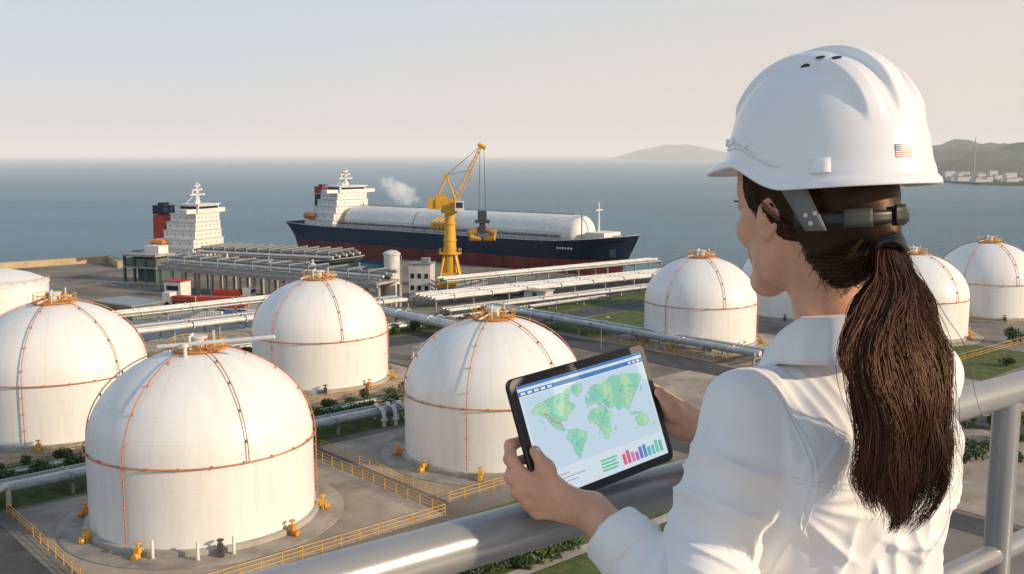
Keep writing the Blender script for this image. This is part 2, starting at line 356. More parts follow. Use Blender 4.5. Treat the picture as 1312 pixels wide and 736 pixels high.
rack(S(20,-180),S(20,-88),3,.5,2.2,1.5,'pipe run on the right behind the ponytail',9)
rack(S(88,30),S(88,-60),3,.4,1.4,1.2,'low pipe run along the grass behind the left tanks',9)
rack(S(44.5,-40),S(20,-40),2,.25,.9,.8,'short low pipe pair beside the tank behind the tablet',6,(M_whp,M_gr))
rack(S(36.5,75),S(36.5,40),2,.3,2.6,1.1,'upper pipe pair above the road at the lower left',8,(M_whp,M_gr))
t=thing('pipe_manifold','small manifold of bent grey pipes and valves left of the foreground tank','pipes',S(31,37))
for k in range(3):
    q=MB();x=k*1.6;q.tube([(x,0,.1),(x,0,1.6),(x,.3,2.1),(x,.9,2.3),(x,3.4,2.3),(x,3.9,2.1),(x,4.1,1.6),(x,4.1,.1)],.28,8);q.lathe([(.5,0),(.5,.2)],10,(x,0,.9));q.build('bent_pipe',M_whp,t)
    q=MB();q.lathe([(.1,0),(.1,.6),(.5,.62),(.5,.72)],10,(x,1.9,2.5));q.build('hand_wheel',M_blk if k%2 else M_org,t)
dup(t,S(31,-14),R(25),'small manifold of bent pipes and valves between the foreground tank and the tablet tank')
dup(t,S(78,-30),R(10),'small manifold of bent pipes and valves right of the tank left of centre')
dup(t,S(60,-44),R(60),'small manifold of bent pipes and valves behind the tank next to the tablet')
lp=thing('lamp_post','slim grey lamp post standing in the tank yard','lamp post',G(770,448),0,'yard lamp posts')
q=MB();q.tube([(0,0,0),(0,0,5.6),(.3,0,6),(1.0,0,6.1)],[.10,.06,.05,.04],6);q.build('pole',M_gr,lp)
q=MB();q.box((1.2,0,6.08),(.6,.25,.12));q.build('lamp_head',M_wh,lp)
for (px,py) in ((712,420),(1215,505),(204,500)): dup(lp,G(px,py),random.uniform(0,6))
# ================= QUAY THINGS
def jetty():
    t=thing('jetty','long grey jetty on open columns with pipes along its deck beside the left ship','jetty')
    a=G(205,372)+Vector((0,0,0));b_=G(485,400);d=(b_-a);Ln=d.length;d.normalize();s=Vector((-d.y,d.x,0));rz=math.atan2(d.y,d.x)
    q=MB();q.box((a+b_)/2+s*4+Vector((0,0,6.4)),(Ln,9,.5),rz);q.build('deck',M_conc2,t)
    q=MB();q.box((a+b_)/2-s*.3+Vector((0,0,5.9)),(Ln,.5,.9),rz);q.build('edge_beam',M_gr,t)
    q=MB()
    for z in (7.2,7.7): q.tube([a-s*.5+Vector((0,0,z)),b_-s*.5+Vector((0,0,z))],.05,5)
    q.build('handrail',M_whp,t)
    n=15
    for k in range(n+1):
        p=a+d*Ln*k/n
        q=MB();q.box(p+Vector((0,0,2.8)),(.75,.75,5.4),rz);q.build('column',M_conc2,t)
        q=MB();q.box(p+s*8+Vector((0,0,2.8)),(.75,.75,5.4),rz);q.build('column',M_conc2,t)
    for k in range(6):
        q=MB();o_=s*(.8+k*1.25);zz=7.3+.65*(k%3);q.tube([a+o_+Vector((0,0,zz)),b_+o_+Vector((0,0,zz))],.38,8);q.build('pipe',(M_gr,M_whp,M_gr,M_dk,M_whp,M_gr)[k],t)
    for k in range(12):
        p=a+d*Ln*(k+.5)/12;q=MB();q.box(p+s*4+Vector((0,0,9.3)),(.3,7.6,.3),rz)
        for e in (.4,7.6): q.box(p+s*e+Vector((0,0,7.95)),(.25,.25,2.6),rz)
        q.build('pipe_frame',M_gr,t)
    for k in range(5):
        p=a+d*Ln*(k+.3)/5+s*6;q=MB();q.lathe([(.8,0),(.8,2.4),(.3,2.8),(.3,3.6)],10,(p.x,p.y,6.65));q.build('vessel',M_whp if k%2 else M_gr,t)
jetty()
t=thing('portal_building','grey green open frame building at the left end of the jetty','building',G(192,360),R(-22))
q=MB();q.box((0,0,7.6),(12,8,.6));q.box((0,0,4.2),(12,8,.4));q.build('floor_slab',M_conc2,t)
for x in (-5.5,-2,2,5.5):
    for y in (-3.6,3.6):
        q=MB();q.box((x,y,3.6),(.6,.6,7.2));q.build('column',M_teal,t)
q=MB();q.box((1,1,2),(8,4.5,3.6));q.build('wall',M_teal,t)
q=MB();q.box((2,1,9.0),(5,4,2.2));q.build('roof_cabin',M_wh,t)
q=MB();q.box((0,-1,5.6),(10,5,2.2));q.build('upper_room',M_green,t)
q=MB()
for z in (8.6,9.2): q.tube([(-6,-4,z),(6,-4,z)],.06,4)
for k in range(9): q.tube([(-6+k*1.5,-4,7.9),(-6+k*1.5,-4,9.2)],.05,4)
q.build('roof_railing',M_whp,t)
t=thing('green_shed','low green grey shed with an arched opening on the quay at the left','shed',G(166,404),R(-35))
q=MB();q.box((0,0,1.5),(14,8,3.0));q.build('wall',M_green,t)
q=MB();q.box((0,0,3.15),(14.6,8.6,.3));q.build('roof',M_gr,t)
q=MB();q.add([(x*2.4,-4.03,max(0.,z)*2.4+.1) for x,z in [(math.cos(a*PI/10),math.sin(a*PI/10)) for a in range(11)]],[tuple(range(11))]);q.build('arched_door',M_dk,t)
def container(px,py,rz,m,label,sz=(12,2.5,2.6)):
    t=thing('shipping_container',label,'container',G(px,py),rz)
    q=MB();q.box((0,0,sz[2]/2),sz)
    for k in range(int(sz[0]/.6)): q.box((-sz[0]/2+.3+k*.6,0,sz[2]/2),(.25,sz[1]+.12,sz[2]-.3))
    q.build('box_body',m,t)
    q=MB()
    for x in (-1,1):
        for y in (-1,1): q.box((x*sz[0]/2,y*sz[1]/2,sz[2]/2),(.22,.22,sz[2]+.1))
    q.build('corner_frame',M_wh,t)
container(285,394,R(-8),M_rpaint,'red container lying on the quay behind the striped ones')
container(268,412,R(-10),M_wh,'white container left of the blue one on the quay',(7,2.5,2.4))
container(296,412,R(-12),M_blue,'blue container on the quay between the white ones',(7,2.5,2.4))
container(322,412,R(-14),M_wh,'white container right of the blue one on the quay',(6,2.5,2.4))
container(604,372,R(10),M_wh,'white container beside the foot of the yellow crane',(8,3,3.6))
def truck(px,py,rz,mc,label,ld=M_rpaint):
    t=thing('cargo_truck',label,'truck',G(px,py),rz)
    q=MB();q.box((4.2,0,1.9),(2.2,2.4,2.4));q.box((3.0,0,1.0),(1,2.2,.8));q.build('cab',mc,t)
    q=MB();q.box((5.33,0,2.3),(.06,2,.9));q.build('windscreen',M_glass,t)
    q=MB();q.box((-1,0,1.0),(8,2.2,.3));q.box((-1.2,0,1.8),(7.4,2.4,1.2),mi=1);q.build('load_bed',[M_dk,ld],t)
    for x in (4,-3,-4.2):
        for y in (-1.1,1.1):
            q=MB();q.tube([(x,y-.15,.5),(x,y+.15,.5)],.5,12);q.build('wheel',M_blk,t)
truck(236,392,R(160),M_wh,'white cab truck parked on the quay left of the red container')
truck(300,384,R(-15),M_wh,'white cab truck with a red load parked behind the red container')
truck(650,378,R(20),M_wh,'white truck right of the crane on the quay',M_gr)
t=thing('control_cabin','small white cabin on the quay left of the containers','building',G(228,380),R(-20))
q=MB();q.box((0,0,2),(5,4,4));q.build('wall',M_wh,t)
q=MB();q.box((0,0,4.1),(5.6,4.6,.25));q.build('roof',M_rpaint,t)
q=MB();q.box((0,-2.03,2.4),(3.6,.05,1.2));q.build('window',M_glass,t)
t=thing('silo','tall grey cylindrical silo standing left of the yellow crane','silo',G(503,392))
q=MB();q.lathe([(1.9,0),(1.9,12.2),(2.1,12.2),(2.1,12.6),(1.2,13.2),(.1,13.4)],24)
for z in (3,6,9): q.lathe([(1.96,z),(1.96,z+.2)],24)
q.build('body',M_whp,t)
q=MB();q.tube([(2.2,0,0),(2.2,0,12)],.08,5);q.tube([(2.2,.6,0),(2.2,.6,12)],.08,5)
for k in range(22): q.tube([(2.2,0,.5+k*.53),(2.2,.6,.5+k*.53)],.04,4)
q.build('ladder',M_gr,t)
t=thing('control_building','narrow pale block building between the silo and the crane','building',G(541,380),R(-10))
q=MB();q.box((0,0,4.2),(5.5,5,8.4));q.build('wall',M_whp,t)
q=MB();q.box((0,0,8.55),(6,5.5,.3));q.box((1,0,9.3),(2,2,1.2));q.build('roof',M_gr,t)
for z in (2.5,5.5):
    for x in (-1.8,0,1.8):
        q=MB();q.box((x,-2.53,z),(.9,.06,1.2));q.build('window',M_glass,t)
for k,(px,py,lb) in enumerate(((440,412,'small dark pump house left of the silo'),(395,406,'low dark pump house in front of the jetty'),(690,386,'low grey pump house under the pipe rack right of the crane'))):
    t=thing('pump_house',lb,'building',G(px,py),R(-30))
    q=MB();q.box((0,0,1.3),(6,4,2.6));q.build('wall',(M_gr,M_dk,M_whp)[k],t)
    q=MB();q.box((0,0,2.7),(6.6,4.6,.25));q.build('roof',M_conc2,t)
    q=MB();q.box((0,-2.03,1.2),(1.2,.05,2.2));q.build('door',M_dk,t)
# ================= CRANE
t=thing('harbour_crane','tall yellow slewing harbour crane with its jib raised beside the big ship','crane',G(577,367))
q=MB();q.box((0,0,.7),(8,8,1.4));q.box((0,0,2.6),(6,6,2.6),taper=.8)
for sx_ in (-1,1):
    for sy_ in (-1,1): q.tube([(sx_*3.0,sy_*3.0,1.2),(sx_*1.4,sy_*1.4,9)],.4,6)
q.build('base',M_cry,t)
q=MB();q.lathe([(2.4,3.6),(1.75,9),(1.35,20)],16)
for z,r_ in ((9,2.15),(12.5,1.9),(17,1.75)): q.lathe([(r_,z),(r_,z+.35)],16)
q.build('tower',M_cry,t)
q=MB()
for k in range(12): a=2*PI*k/12;q.tube([(3.0*math.cos(a),3.0*math.sin(a),9.2),(3.0*math.cos(a),3.0*math.sin(a),10.3)],.06,4)
q.tube([(3.0*math.cos(2*PI*k/24),3.0*math.sin(2*PI*k/24),10.3) for k in range(25)],.06,4);q.lathe([(3.1,8.9),(3.1,9.15)],16);q.build('walkway',M_cry,t)
q=MB();q.lathe([(2.4,20),(2.4,21)],18);q.box((-.5,0,22.4),(6.4,4.0,2.8));q.box((-2.2,0,24.4),(2.6,3.2,1.2));q.build('slewing_house',M_cry,t)
q=MB();q.box((-4.8,0,22.6),(2.0,3.4,2.8));q.build('counterweight',M_cry,t)
q=MB();q.box((2.8,-2.6,22.0),(2.4,1.8,2.6));cab=q.build('cab',M_wh,t)
q=MB();q.box((4.02,-2.6,22.3),(.05,1.5,1.5));q.box((2.8,-3.52,22.3),(1.8,.05,1.5));q.build('window',M_glass,cab)
q=MB()
for y in (-1.4,1.4): q.tube([(1.5,y,24),(-.8,y*.4,30)],.24,6);q.tube([(-3.5,y,24),(-.8,y*.4,30)],.24,6)
q.box((-.8,0,30),(1.4,1.8,.9));q.build('mast_frame',M_cry,t)
tip=Vector((8.8,0,38.0));rt=Vector((2.2,0,23));d=tip-rt
q=MB()
for y,o_ in ((-1.0,0),(1.0,0),(-1.0,1.5),(1.0,1.5)):
    q.tube([rt+Vector((-o_,y,o_*.3)),tip+Vector((-o_*.25,y*.35,o_*.1))],.15,5)
for k in range(12):
    u=k/12;v=(k+1)/12
    for y in (-1.0,1.0):
        A=rt+d*u+Vector((0,y*(1-.65*u),0));B=rt+d*v+Vector((-1.5*(1-.75*v),y*(1-.65*v),.4));q.tube([A,B],.07,4)
    q.tube([rt+d*u+Vector((0,-(1-.65*u),0)),rt+d*v+Vector((0,(1-.65*v),0))],.06,4)
q.build('jib',M_cry,t)
q=MB();q.tube([(7.8,0,38.6),(9.8,0,37.4)],.6,10);q.build('jib_head',M_cry,t)
q=MB()
for y in (-.4,.4):
    q.tube([(-.8,y,30.2),tip+Vector((0,y,.3))],.06,4);q.tube([(-.8,y,30.2),rt+d*.55+Vector((0,y,.3))],.06,4)
    for x in (-.5,.5): q.tube([tip+Vector((x,y,0)),(8.8+x*1.9,y,19.5)],.06,4)
q.build('cable',M_dk,t)
q=MB();q.box((8.8,0,19.4),(2.4,2,2.4));q.box((8.8,0,17.7),(4.0,2.4,.8));q.build('hook_block',M_dk,t)
q=MB();q.box((8.8,0,15.8),(1.6,1.6,2.8),mi=1)
for s_ in (-1,1):
    q.tube([(8.8+s_*.5,0,15.6),(8.8+s_*3.4,0,14.6),(8.8+s_*3.0,0,13.4),(8.8+s_*.3,0,12.8)],[.5,.9,1.1,.4],8);q.tube([(8.8,0,17),(8.8+s_*3.2,0,14)],.22,6,1)
q.build('grab',[mat('grab_yellow',(.50,.27,.03),(.30,.16,.03),.6,.6),M_dk],t)
# ================= SHIPS
def ship(nm,label,stern,bow,B,h,sheer,mh,ml,boot,funnel,cargo,s=1.0,fh=1.0):
    a=Vector((*stern,-2));b_=Vector((*bow,-2));d=b_-a;Ln=d.length;rz=math.atan2(d.y,d.x)
    t=thing(nm,label,'ship',a,rz)
    us=[0,.015,.04,.09,.16,.5,.78,.85,.9,.935,.965,.985,1.0]
    kd=[.70,.80,.90,.97,1,1,1,.95,.85,.70,.48,.28,.03]; kw=[.25,.45,.70,.9,1,1,.95,.80,.60,.42,.22,.10,.0]
    rows=[-2,0,boot*.5,boot,boot+.01,boot+(h-boot)*.33,boot+(h-boot)*.66,1.0]
    q=MB();vs=[];nr=len(rows)
    dk=lambda u:h+sheer*max(0,(u-.8)/.2)**1.6+sheer*.25*max(0,(.12-u)/.12)
    for i,u in enumerate(us):
        dz=dk(u)
        for j,z in enumerate(rows):
            zz=dz if j==nr-1 else z; tt=min(1,max(0,zz/dz))
            hb=(kw[i]+(kd[i]-kw[i])*tt**1.3)*B/2
            x=u*Ln-(1-tt)*(7*max(0,(u-.85)/.15)**1.5)+(1-tt)*5*max(0,(.06-u)/.06)
            vs+=[(x,-hb,zz),(x,hb,zz)]
    fs=[];ms=[];W=nr*2
    for i in range(len(us)-1):
        for j in range(nr-1):
            p=i*W+j*2
            for f in [(p,p+W,p+W+2,p+2),(p+1,p+3,p+W+3,p+W+1)]: fs.append(f);ms.append(0 if j<4 else 1)
    for j in range(nr-1): fs.append((j*2,j*2+2,j*2+3,j*2+1));ms.append(0 if j<4 else 1)
    q.add(vs,fs);q.m=ms;q.build('hull',[ml,mh],t,ang=30)
    q=MB();vs=[];
    for i,u in enumerate(us[:-1]):
        hb=kd[i]*B/2*.985;vs+=[(u*Ln+.3,-hb,dk(u)-1),(u*Ln+.3,hb,dk(u)-1)]
    q.add(vs,[(i*2,i*2+1,i*2+3,i*2+2) for i in range(len(us)-2)]);q.build('deck',M_deck,t)
    q=MB()
    for sd in (-1,1): q.tube([(u*Ln,sd*kd[i]*B/2,dk(u)+.05) for i,u in enumerate(us)],.14,5)
    q.build('gunwale',M_whp,t)
    x0=Ln*.055+3
    tiers=[(17,B*.86,3.2),(15,B*.80,2.9),(13,B*.70,2.9),(12,B*.66,2.8),(10.5,B*.62,2.8)]
    z=h-.9;x1=x0+20*s
    for k,(ln,w,hh) in enumerate(tiers):
        q=MB();q.box((x1-ln*s/2,0,z+hh*s/2),(ln*s,w,hh*s-.16));q.box((x1-ln*s/2,0,z+hh*s-.08),(ln*s+.5,w+.7,.12));q.build('deckhouse',M_wh,t)
        for y in np.linspace(-w/2+1.2,w/2-1.2,6):
            q=MB();q.box((x1+.03,y,z+hh*s*.5),(.06,.4,.5));q.build('window',M_gr,t)
        for x in np.linspace(x1-ln*s+1.5,x1-1.5,4):
            q=MB();q.box((x,-w/2-.03,z+hh*s*.5),(.4,.06,.5));q.build('window',M_gr,t)
        z+=hh*s
    q=MB();q.box((x1-3.5*s,0,z+1.4*s),(8*s,B*.55,2.8*s));q.box((x1-2.2*s,0,z+.7*s),(3.4*s,B*1.02,1.4*s));q.box((x1-3.5*s,0,z+2.9*s),(9*s,B*.6,.25));q.build('bridge',M_wh,t)
    q=MB();q.box((x1+.53*s,0,z+1.9*s),(.08,B*.5,.8*s));q.box((x1-3.5*s,-B*.275-.05,z+1.9*s),(6.5*s,.08,.8*s));q.build('bridge_window',M_glass,t)
    z+=3*s
    q=MB();q.tube([(x1-4*s,0,z),(x1-4*s,0,z+7*s)],[.7,.3],6)
    for zz,w in ((3,7),(4.6,4.6),(6,2.6)): q.box((x1-4*s,0,z+zz*s),(.5,w,.35));q.box((x1-4*s,0,z+zz*s+.4),(w*.8,.4,.3))
    q.tube([(x1-4*s,-2.2,z+3*s),(x1-4*s,-2.2,z+4.4*s)],.25,5);q.lathe([(.7,0),(1.1,.5),(.7,1.3),(.1,1.6)],10,(x1-6*s,2,z));q.lathe([(.5,0),(.8,.4),(.5,1),(.1,1.2)],10,(x1-1*s,-4,z));q.tube([(x1-7*s,-2,z),(x1-4*s,0,z+4*s)],.14,5);q.build('radar_mast',M_wh,t)
    fx=x1-18.5*s
    q=MB();q.box((fx,0,h+5.0*s*fh),(5.4*s,5.8*s,12*s*fh),mi=0,taper=.88);q.box((fx,0,h+12.5*s*fh),(4.9*s,5.3*s,3.0*s),mi=1);q.box((fx,0,h+12.5*s*fh+1.9*s),(2.6*s,2.6*s,.9*s),mi=2);q.build('funnel',funnel,t)
    q=MB();q.box((fx,0,h+1.5),(9*s,B*.5,4.6));q.build('engine_casing',M_wh,t)
    q=MB();lx,lz=x1-14*s,h+3.6;q.tube([(lx-3.4,-B*.43,lz+.2),(lx-2.4,-B*.43,lz),(lx+2.2,-B*.43,lz),(lx+3.2,-B*.43,lz+.3)],[.2,1.2,1.2,.2],8);q.build('lifeboat',M_org,t)
    q=MB();m=40
    for sd in (-1,1):
        q.tube([(x1+2,sd*B*.485,h+.9),(Ln*.84,sd*B*.485,h+.9)],.07,4)
        for k in range(m): x=x1+2+(Ln*.82-x1)*k/m;q.tube([(x,sd*B*.485,h-.9),(x,sd*B*.485,h+.9)],.06,4)
    q.build('deck_railing',M_wh,t)
    cargo(t,Ln,B,h,x1)
    return t
def cargoA(t,Ln,B,h,x1):
    def cover(xa,xb,r,zc,eb):
        q=MB();xs=[xa,xa+.01]+[xa+(xb-r*eb-xa)*k/6 for k in range(1,7)];rs=[r*.93,r]+[r]*6
        for k in range(1,8): a=k/7*PI/2;xs.append(xb-r*eb*(1-math.sin(a)));rs.append(max(.05,r*math.cos(a)))
        q.tube([(x,0,zc) for x in xs],rs,56)
        n=int((xb-xa)/14)
        for k in range(1,n): x=xa+(xb-xa)*k/n;q.tube([(x-.06,0,zc),(x+.06,0,zc)],r+.03,56)
        q.build('cargo_tank',M_wh,t)
    e=Ln*.885
    cover(x1+2.5,x1+37.6,6.6,h+.9,.06);cover(x1+38.2,e,6.9,h+.7,.5)
    q=MB();q.tube([(x1+4,0,h+7.8),(x1+37,0,h+7.8)],.12,5);q.tube([(x1+41,0,h+7.9),(e-6,0,h+7.9)],.12,5)
    for k in range(12): x=x1+6+k*(e-x1-12)/11;q.tube([(x,0,h+7.2),(x,0,h+8.7)],.22,6)
    q.build('top_fitting',M_gr,t)
    for k in range(4):
        q=MB();q.tube([(x1+3,-B*.37-k*.6,h+1.4+.5*(k%2)),(e-4,-B*.37-k*.6,h+1.4+.5*(k%2))],.24,6);q.build('deck_pipe',M_gr,t)
    q=MB()
    for k in range(22):
        x=x1+4+(e-x1-8)*k/21
        q.box((x,-B*.44,h+.3),(.3,.3,2.6));q.box((x,-B*.40,h+1.6),(.25,3,.25))
    q.box(((x1+e)/2,-B*.45,h+1.8),(e-x1-6,1.0,.12));q.tube([(x1+3,-B*.47,h+2.8),(e-3,-B*.47,h+2.8)],.06,4);q.build('side_catwalk',M_gr,t)
    q=MB();xm=x1+54
    for k in range(5): q.tube([(xm-3.5+k*1.7,-B*.47,h+1.6),(xm-3.5+k*1.7,-B*.42,h+4),(xm-3.5+k*1.7,-B*.3,h+5)],.3,6)
    for k in range(4): q.box((xm-3+k*2,-B*.42,h+2.3),(1.1,1.5,2.2))
    q.build('loading_manifold',M_cry,t)
    q=MB();q.box((Ln*.915,0,h+1.2),(7,B*.4,3.0));q.build('forecastle_house',M_wh,t)
    q=MB();q.tube([(Ln*.905,0,h),(Ln*.905,0,h+12)],[.4,.2],6);q.box((Ln*.905,0,h+9.5),(.4,4,.3));q.build('foremast',M_wh,t)
    q=MB();q.tube([(Ln*.89,-6,h),(Ln*.89,-6,h+9)],.22,6);q.tube([(Ln*.95,-2,h+1),(Ln*.95,2,h+1)],.9,10);q.build('forecastle_winch',M_gr,t)
    q=MB();q.box((Ln*.962,-B*.24,h*.72),(1.8,.6,2.2),R(30));q.build('anchor',M_dk,t)
    q=MB()
    for k in range(6):
        x=Ln*.855+k*.95;q.box((x,-B*.466+.09*k,h*.82),(.5,.5,.5 if k%2 else .7),R(8))
    q.build('bow_lettering',M_whp,t)
ship('gas_carrier_ship','long navy and red gas carrier ship with white cargo tanks moored behind the crane',(-84,398),(38.8,302),24,11.0,2.4,M_navy,M_hred,5.4,[M_navy,M_brick,M_dk],cargoA,.9,1.15)
def cargoB(t,Ln,B,h,x1):
    for k in range(9):
        q=MB();zz=h+1.4+.8*(k%2);q.tube([(x1+2,-B*.42+k*1.9,zz),(Ln*.93,-B*.42+k*1.9,zz)],.45,6);q.build('deck_pipe',M_gr if k%2 else M_whp,t)
    for k in range(12):
        x=x1+3+k*(Ln*.92-x1)/12;q=MB();q.box((x,0,h+2.9),(.4,B*.8,.4))
        for y in (-B*.38,0,B*.38): q.box((x,y,h+1),(.35,.35,3.8))
        q.build('deck_frame',M_gr,t)
ship('moored_ship','smaller ship with a white bridge tower and blue red funnel behind the jetty at left',(-121,326),(-44,294),18,6.4,1.5,M_teal,M_hred,1.4,[M_rpaint,M_navy,M_dk],cargoB,.95,1.15)
# steam
v=bpy.data.materials.new('steam');v.use_nodes=True;N=v.node_tree.nodes;L=v.node_tree.links;N.remove(N['Principled BSDF'])
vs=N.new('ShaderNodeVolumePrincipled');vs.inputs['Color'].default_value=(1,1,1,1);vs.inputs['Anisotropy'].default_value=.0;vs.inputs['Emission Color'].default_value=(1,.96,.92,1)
tc=N.new('ShaderNodeTexCoord');no=N.new('ShaderNodeTexNoise');no.inputs['Scale'].default_value=.30;no.inputs['Detail'].default_value=5;L.new(tc.outputs['Object'],no.inputs['Vector'])
gr=N.new('ShaderNodeTexGradient');gr.gradient_type='SPHERICAL'
mp=N.new('ShaderNodeMapping');mp.inputs['Rotation'].default_value=(0,R(-35),0);L.new(tc.outputs['Object'],mp.inputs['Vector'])
mp2=N.new('ShaderNodeMapping');mp2.inputs['Scale'].default_value=(1/10.5,1/7,1/4.8);L.new(mp.outputs[0],mp2.inputs['Vector']);L.new(mp2.outputs[0],gr.inputs['Vector'])
ns_=N.new('ShaderNodeMath');ns_.operation='MULTIPLY';ns_.inputs[1].default_value=1.7;L.new(no.outputs['Fac'],ns_.inputs[0])
a1=N.new('ShaderNodeMath');a1.operation='ADD';L.new(ns_.outputs[0],a1.inputs[0]);L.new(gr.outputs['Fac'],a1.inputs[1])
a2=N.new('ShaderNodeMapRange');a2.inputs[1].default_value=1.08;a2.inputs[2].default_value=1.75;a2.inputs[3].default_value=0;a2.inputs[4].default_value=.26;L.new(a1.outputs[0],a2.inputs[0])
m3=N.new('ShaderNodeMath');m3.operation='MULTIPLY';L.new(a2.outputs[0],m3.inputs[0])
g2=N.new('ShaderNodeMath');g2.operation='GREATER_THAN';g2.inputs[1].default_value=0.001;L.new(gr.outputs['Fac'],g2.inputs[0]);L.new(g2.outputs[0],m3.inputs[1]);L.new(m3.outputs[0],vs.inputs['Density'])
m4=N.new('ShaderNodeMath');m4.operation='MULTIPLY';m4.inputs[1].default_value=.30;L.new(m3.outputs[0],m4.inputs[0]);L.new(m4.outputs[0],vs.inputs['Emission Strength']);L.new(vs.outputs[0],N['Material Output'].inputs['Volume'])  # steam glows with its density, in place of multiply scattered light
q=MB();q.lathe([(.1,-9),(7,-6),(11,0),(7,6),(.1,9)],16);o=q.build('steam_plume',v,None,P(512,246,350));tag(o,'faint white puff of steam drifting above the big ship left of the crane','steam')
# ================= SHRUBS
def shrub_mesh(nl,rx,rz_,sz,sd):
    r=random.Random(sd);q=MB();lob=[(r.uniform(-.5,.5)*rx,r.uniform(-.5,.5)*rx,r.uniform(.35,.75)*rz_*1.6,r.uniform(.4,.65)*rx) for _ in range(6)]
    for k in range(nl):
        l=r.choice(lob);v_=Vector((r.gauss(0,1),r.gauss(0,1),r.gauss(0,1))).normalized()*l[3]*r.uniform(.6,1.05);c=Vector(l[:3])+v_
        if c.z<.05: c.z=.05+r.random()*.2
        a=Vector((r.gauss(0,1),r.gauss(0,1),r.gauss(0,1))).normalized();b2=a.cross(Vector((r.gauss(0,1),r.gauss(0,1),r.gauss(0,1)))).normalized()
        s_=sz*r.uniform(.6,1.3);q.add([c-a*s_,c-b2*s_*.5,c+a*s_,c+b2*s_*.5],[(0,1,2,3)])
    return q
def shrub(m,sd,rx=.9,rz_=.7,nl=500,sz=.15):
    t=thing('shrub','rounded leafy shrub in the planting strip','shrub',(0,0,0),0,'leafy shrubs in the planting strips')
    shrub_mesh(nl,rx,rz_,sz,sd).build('foliage',m,t)
    q=MB()
    for k in range(4): q.tube([(0,0,0),(math.cos(k*1.6)*.3,math.sin(k*1.6)*.3,rz_)],[.05,.02],5)
    q.build('stem',M_bark,t);return t
s0=[shrub(M_leaf,1),shrub(M_leaf,2)]
spots=[]
for k in range(17): spots.append((S(39+random.uniform(-.8,.8),33-k*1.8+random.uniform(-.5,.5)),k%2,1.4))
for k in range(17): spots.append((S(38.5+random.uniform(-1,1),-2-k*1.9),k%2,1.35))
for k in range(18): spots.append((S(44.3+random.uniform(-1,1),30-k*3.6),k%2,1.2))
for k in range(24): spots.append((S(86+random.uniform(-1,1),14-k*4.6),k%2,1.7))
for k in range(9): spots.append((G(600+k*16+random.uniform(-6,6),740-k*5+random.uniform(-6,4)),k%2,1.1))
for (px,py,kk,sc) in ((690,722,0,1.7),(703,716,1,1.5),(668,728,1,1.3),(1250,590,0,1.7),(1262,580,1,1.3),(1245,578,1,1.2),(1300,572,0,1.7),(1285,565,1,1.5),(1272,550,0,1.6),(1240,548,1,1.5),(1305,545,1,1.7),(1300,590,1,1.2),(1225,600,0,1.7),(1290,470,0,1.5),(1300,440,0,2)): spots.append((G(px,py),kk,sc))
used=set()
for p,kk,sc in spots:
    if kk not in used: o=s0[kk];used.add(kk);o.location=p
    else: o=dup(s0[kk],p,random.uniform(0,6))
    o.scale=(sc*random.uniform(.8,1.2),sc*random.uniform(.8,1.2),sc*random.uniform(.8,1.25))
# ================= PLATFORM + GUARDRAIL
M_rail=mat('rail_paint',(.36,.365,.365),(.30,.305,.305),5,.28,metal=.35,bump=.04,bscale=40,bdist=.01)
RZ=CZ-.5; ra=Vector((-.05,1.24,0)); rd=Vector((.8,.6,0)); FLR=CZ-1.64
t=thing('guardrail','round grey steel guardrail the person leans on','railing',(0,0,0))
q=MB();q.tube([ra-rd*2.2+Vector((0,0,RZ)),ra+rd*5+Vector((0,0,RZ))],.033,48);q.build('top_rail',M_rail,t)
q=MB();q.tube([ra-rd*2.2+Vector((0,0,RZ-.36)),ra+rd*5+Vector((0,0,RZ-.36))],.023,24);q.build('middle_rail',M_rail,t)
for s_ in (-1.4,1.38,3.6):
    p=ra+rd*s_;q=MB();q.tube([p+Vector((0,0,FLR)),p+Vector((0,0,RZ-.02))],.028,24);q.lathe([(.07,0),(.07,.01)],20,(p.x,p.y,FLR));q.build('post',M_rail,t)
t=thing('viewing_platform','steel deck of the raised viewing platform under the person','platform')
nr=Vector((-.6,.8,0)); c=ra+rd*1.4-nr*1.4
q=MB();q.box((c.x,c.y,FLR-.06),(7,3,.12),math.atan2(.6,.8));q.build('deck',M_gr,t)
for s_,w in ((-3,.3),(3,.3),(-3,2.6),(3,2.6)):
    p=ra+rd*(1.4+s_)-nr*w;q=MB();q.tube([(p.x,p.y,0),(p.x,p.y,FLR-.12)],.2,10);q.build('column',M_gr,t)
# ================= TABLET
def cam2w(v): return Vector((v[0], v[2]*cP+v[1]*sP, v[1]*cP-v[2]*sP))
hv=cam2w((.181,.036,.153)).normalized(); sv=cam2w((.0445,-.162,-.0145)); sv=(sv-hv*sv.dot(hv)).normalized(); nv=hv.cross(sv)
if nv.y>0: nv=-nv
HW,HH=.133,.088
Tc=P(761,541,1.385)
def T(a,b_,c): return Tc+hv*(a-HW)+sv*b_+nv*c
t=thing('tablet','black framed tablet showing a green world map held above the rail','tablet',Tc)
def rrect(w,h,r,n=6):
    o=[]
    for cx,cy,a0 in ((w-r,h-r,0),(-w+r,h-r,90),(-w+r,-h+r,180),(w-r,-h+r,270)):
        for k in range(n+1): a=R(a0+90*k/n);o.append((cx+r*math.cos(a),cy+r*math.sin(a)))
    return o
def tl(x,y,z): return hv*x-sv*y+nv*z
q=MB();o_=rrect(HW,HH,.012);o2=rrect(HW-.002,HH-.002,.011);n=len(o_)
